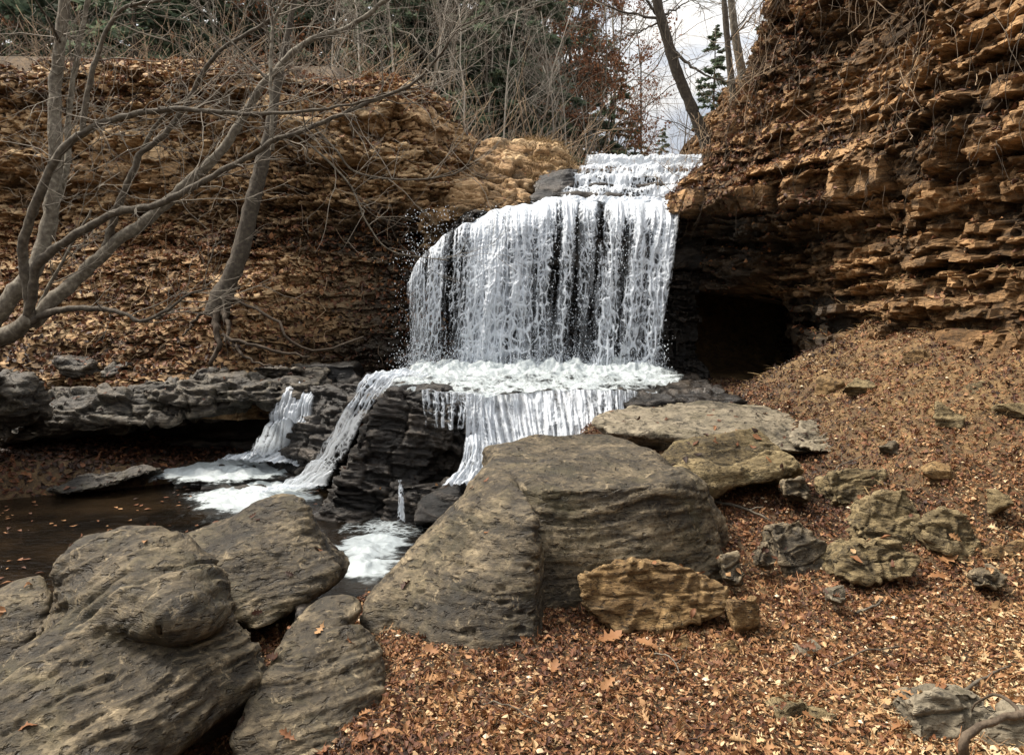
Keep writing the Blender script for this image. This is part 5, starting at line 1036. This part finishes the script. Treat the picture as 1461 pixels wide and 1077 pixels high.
def make(kind, var, loc, name, label):
    root = empty(name, loc, label, 'tree'); sd_ = var * 31 + {'conifer': 1000, 'bare': 2000, 'russet': 3000, 'sapling': 4000}[kind]; L0 = np.array(loc)
    if kind == 'conifer':
        t_, V, Fq, A = conifer(10 + var, 2.4 + .3 * var, sd_)
        relocate(t_, L0).build('trunk', M_bark, root); build('crown', V + L0, [Fq], M_needle, root, {'rnd': A}, smooth=False)
    else:
        t_, tips = baretree(11 + var, sd_, .5 + .1 * (var % 2)); 
        if kind in ('bare', 'sapling'): a, b = split_trunk(t_); relocate(a, L0).build('trunk', M_pale if kind == 'sapling' else M_bark, root); relocate(b, L0).build('crown', M_pale if kind == 'sapling' else M_twig, root)
        else:
            g = np.random.default_rng(sd_); p = tips[g.choice(len(tips), 2600)] ; p = p[(p[:, 2] > 1.2)] + g.normal(size=((tips[0:1].shape[0]), 3)) * 0
            p = p + g.normal(size=p.shape) * .08; v, f, ac = leafgeo(p + L0, g.normal(size=p.shape) * [1, 1, .5] + [0, 0, .01], g.uniform(.10, .2, len(p)), 'oval', sd_, .3, .8)
            build('crown', v, [f], M_russet, root, {'rnd': ac}); relocate(t_, L0).build('trunk', M_twig, root)
    return root
def copytree(src, loc, rot, scl, label):
    r = src.copy(); COL.objects.link(r); r.location = loc; r.rotation_euler = (0, 0, rot); r.scale = (scl,) * 3; r['label'] = label
    for ch in src.children:
        c = ch.copy(); COL.objects.link(c); c.parent = r
        for gc in ch.children:
            d = gc.copy(); COL.objects.link(d); d.parent = c
    return r
WOOD = []     # (kind, px, Y, scale)
for px, Y, s in [(15, 22, .9), (55, 25, 1.0), (130, 24, .95), (205, 20, .7), (240, 23, .9), (300, 26, 1.0), (350, 24, .85), (430, 25, 1.), (490, 22, .8), (560, 21, .8), (600, 23, 1.0), (655, 22, .9), (700, 21, .85), (735, 24, .95), (790, 28, 1.0), (835, 25, .50), (868, 26, .44), (900, 33, .46), (940, 36, .42), (1012, 27, .52), (1090, 30, .6), (1130, 30, .8), (-60, 27, 1), (-120, 30, 1), (400, 36, 1.1), (270, 38, 1.1), (160, 37, 1.1), (80, 40, 1.1), (520, 38, 1.2), (630, 36, 1.2), (760, 40, 1.2), (-10, 34, 1.1), (35, 33, 1.0), (105, 32, 1.0), (185, 34, 1.1), (225, 30, .9), (320, 35, 1.1), (375, 32, 1.0), (460, 34, 1.1), (540, 33, 1.05), (590, 40, 1.3), (690, 36, 1.1), (578, 19.5, .5), (698, 18.6, .55), (742, 20, .62)]: WOOD.append(('conifer', px, Y, s))
for px, Y, s in [(30, 21, .8), (110, 24, .9), (258, 22, .85), (345, 21, .8), (455, 23, .8), (545, 21, .8), (620, 20, .8), (690, 22, .85), (738, 20, .72), (770, 22, .85), (800, 23, .85), (830, 25, .95), (865, 29, .8), (912, 27, .5), (968, 35, .6), (-40, 22, .9), (585, 25, 1.0), (710, 30, 1.1), (815, 30, 1.1), (440, 33, 1.1), (225, 31, 1.1), (1060, 22, .6)]: WOOD.append(('bare', px, Y, s))
for px, Y, s in [(475, 19, .42), (520, 17.5, .38), (575, 18, .45), (603, 17, .36), (640, 18.5, .45), (662, 17, .4), (684, 18, .42), (712, 17.5, .4), (752, 18.5, .4), (785, 18, .36), (812, 19, .36), (845, 20, .30), (700, 24, .7), (560, 26, .8)]: WOOD.append(('sapling', px, Y, s))
for px, Y, s in [(415, 24, .72), (440, 21, .6), (520, 22, .62), (590, 22, .6), (800, 23, .62), (825, 22, .55), (852, 25, .58), (785, 26, .75), (872, 26, .42), (920, 28, .32), (60, 23, .7), (670, 24, .55), (300, 24, .6)]: WOOD.append(('russet', px, Y, s))
ORD = 'first second third fourth fifth sixth seventh eighth ninth tenth eleventh twelfth thirteenth fourteenth fifteenth sixteenth seventeenth eighteenth nineteenth twentieth'.split()
def ordn(k): return ORD[k] if k < 20 else {2: 'twenty', 3: 'thirty', 4: 'forty'}[(k + 1) // 10] + ('' if (k + 1) % 10 == 0 else '-' + ORD[(k + 1) % 10 - 1])
NM = {'conifer': ('conifer_tree', 'dark green conifer in the wood behind the falls'), 'bare': ('bare_tree', 'leafless pale grey tree in the wood behind the falls'), 'sapling': ('sapling_tree', 'slim pale leafless sapling at the front edge of the wood'), 'russet': ('oak_tree', 'oak holding russet brown leaves in the wood behind the falls')}
GR = {'conifer': 'conifers in the wood behind', 'bare': 'leafless trees in the wood behind', 'sapling': 'pale saplings at the edge of the wood', 'russet': 'russet oaks in the wood behind'}
g = np.random.default_rng(4)
for kind in ('conifer', 'bare', 'russet', 'sapling'):
    lst = sorted([w_ for w_ in WOOD if w_[0] == kind], key=lambda w_: w_[1]); nm, lb = NM[kind]; nv_ = {'conifer': 4, 'bare': 5, 'russet': 3, 'sapling': 3}[kind]
    for k, (_, px, Y, s) in enumerate(lst):
        x = (px - CX) / F * Y; loc = (x, Y, float(height(x, Y)) - .05); label = f'{lb}, {ordn(k)} from the left'
        var = k % nv_
        if (kind, var) not in PROTO: PROTO[kind, var] = r = make(kind, var, loc, nm, label); r.rotation_euler = (0, 0, g.uniform(0, 6.28)); r.scale = (s,) * 3
        else: r = copytree(PROTO[kind, var], loc, g.uniform(0, 6.28), s * g.uniform(.92, 1.08), label)
        r['group'] = GR[kind]
# undergrowth between the trunks and rusty grass beyond the lip
C_ = []; g = np.random.default_rng(9)
for _ in range(240):
    Y = g.uniform(14, 27); px = g.uniform(-60, 840); x = (px - CX) / F * Y; C_.append((x, Y, float(height(x, Y)) - .05))
scrub('undergrowth', C_, 5, 2.0, 10, 'tangled leafless purple brown undergrowth at the foot of the wood', M_brush, 1.0, .010)
C_ = []
for _ in range(170):
    Y = g.uniform(14.5, 24); px = g.uniform(640, 1030); x = (px - CX) / F * Y; C_.append((x, Y, float(height(x, Y)) - .05))
scrub('undergrowth', C_, 5, 1.1, 12, 'low leafless brush on the flat beyond the upper cascade', M_brush, 1.0, .008)
n = 9000; Y = g.uniform(13.6, 19, n); px = g.uniform(640, 1030, n); x = (px - CX) / F * Y
k_ = fbm(P3(x * .8, Y * .8), 2, 13) > -.15; x, Y = x[k_], Y[k_]
grass('dry_grass', np.stack([x, Y, height(x, Y)], -1), .6, .35, 'rusty brown dry grass on the flat beyond the top of the falls', 14, attrmat('rusty_grass', [(0, (.10, .05, .022)), (.5, (.20, .11, .05)), (1, (.34, .21, .10))], .8, .1), wid=.008)

# ------------------------------------------------------------------ light, sky, camera
w = bpy.data.worlds.new('World'); sc.world = w; w.use_nodes = True
nt = w.node_tree; nt.nodes.clear()
SUN_EL, SUN_AZ = R(57), R(-72)          # azimuth from +Y towards +X
sky = nd(nt, 'ShaderNodeTexSky', sky_type='NISHITA', sun_disc=False, sun_elevation=SUN_EL, sun_rotation=SUN_AZ, air_density=1.0, dust_density=2.0)
co = nd(nt, 'ShaderNodeTexCoord').outputs['Generated']
cl = noise(nt, mapping(nt, co, (1, 1, 2.0)), 3.2, 7, .58, .5)
ck = ramp(nt, cl, [(.34, (0, 0, 0)), (.52, (1, 1, 1))])
cc = ramp(nt, noise(nt, mapping(nt, co, (1, 1, 1.8)), 6.0, 6, .6, .6), [(.36, (.60, .64, .71)), (.56, (1.0, .97, .925))])
bg1 = nd(nt, 'ShaderNodeBackground', {'Color': sky.outputs[0], 'Strength': .06}).outputs[0]
el = nd(nt, 'ShaderNodeSeparateXYZ', {'Vector': co}).outputs['Z']           # overcast sky: zenith about three times as bright as the horizon
bg2 = nd(nt, 'ShaderNodeBackground', {'Color': cc, 'Strength': mathn(nt, 'MULTIPLY_ADD', mathn(nt, 'MAXIMUM', el, 0.0), 0.95, .20)}).outputs[0]
mx = nd(nt, 'ShaderNodeMixShader', {0: mathn(nt, 'MULTIPLY_ADD', ck, .35, .65), 1: bg1, 2: bg2}).outputs[0]
nt.links.new(mx, nd(nt, 'ShaderNodeOutputWorld').inputs[0])
sd = bpy.data.lights.new('sun', 'SUN'); sd.energy = 3.2; sd.angle = R(14); sd.color = (1, .91, .79)
so = bpy.data.objects.new('sun', sd); COL.objects.link(so)
d = Vector((math.sin(SUN_AZ) * math.cos(SUN_EL), math.cos(SUN_AZ) * math.cos(SUN_EL), math.sin(SUN_EL)))
so.rotation_euler = (-d).to_track_quat('-Z', 'Y').to_euler()
cd = bpy.data.cameras.new('camera'); cd.sensor_width = 36; cd.lens = F * 36 / 1461; cd.clip_end = 2000; cd.clip_start = .05
cam = bpy.data.objects.new('camera', cd); COL.objects.link(cam); cam.location = (0, 0, CAMZ); cam.rotation_euler = (R(90) - PITCH, 0, 0)
sc.camera = cam
sc.view_settings.view_transform = 'Standard'; sc.view_settings.look = 'None'; sc.view_settings.gamma = 1
sc.view_settings.exposure = 1.4
sc.render.engine = 'CYCLES'
sc.cycles.transparent_max_bounces = 16
sc.cycles.max_bounces = 6
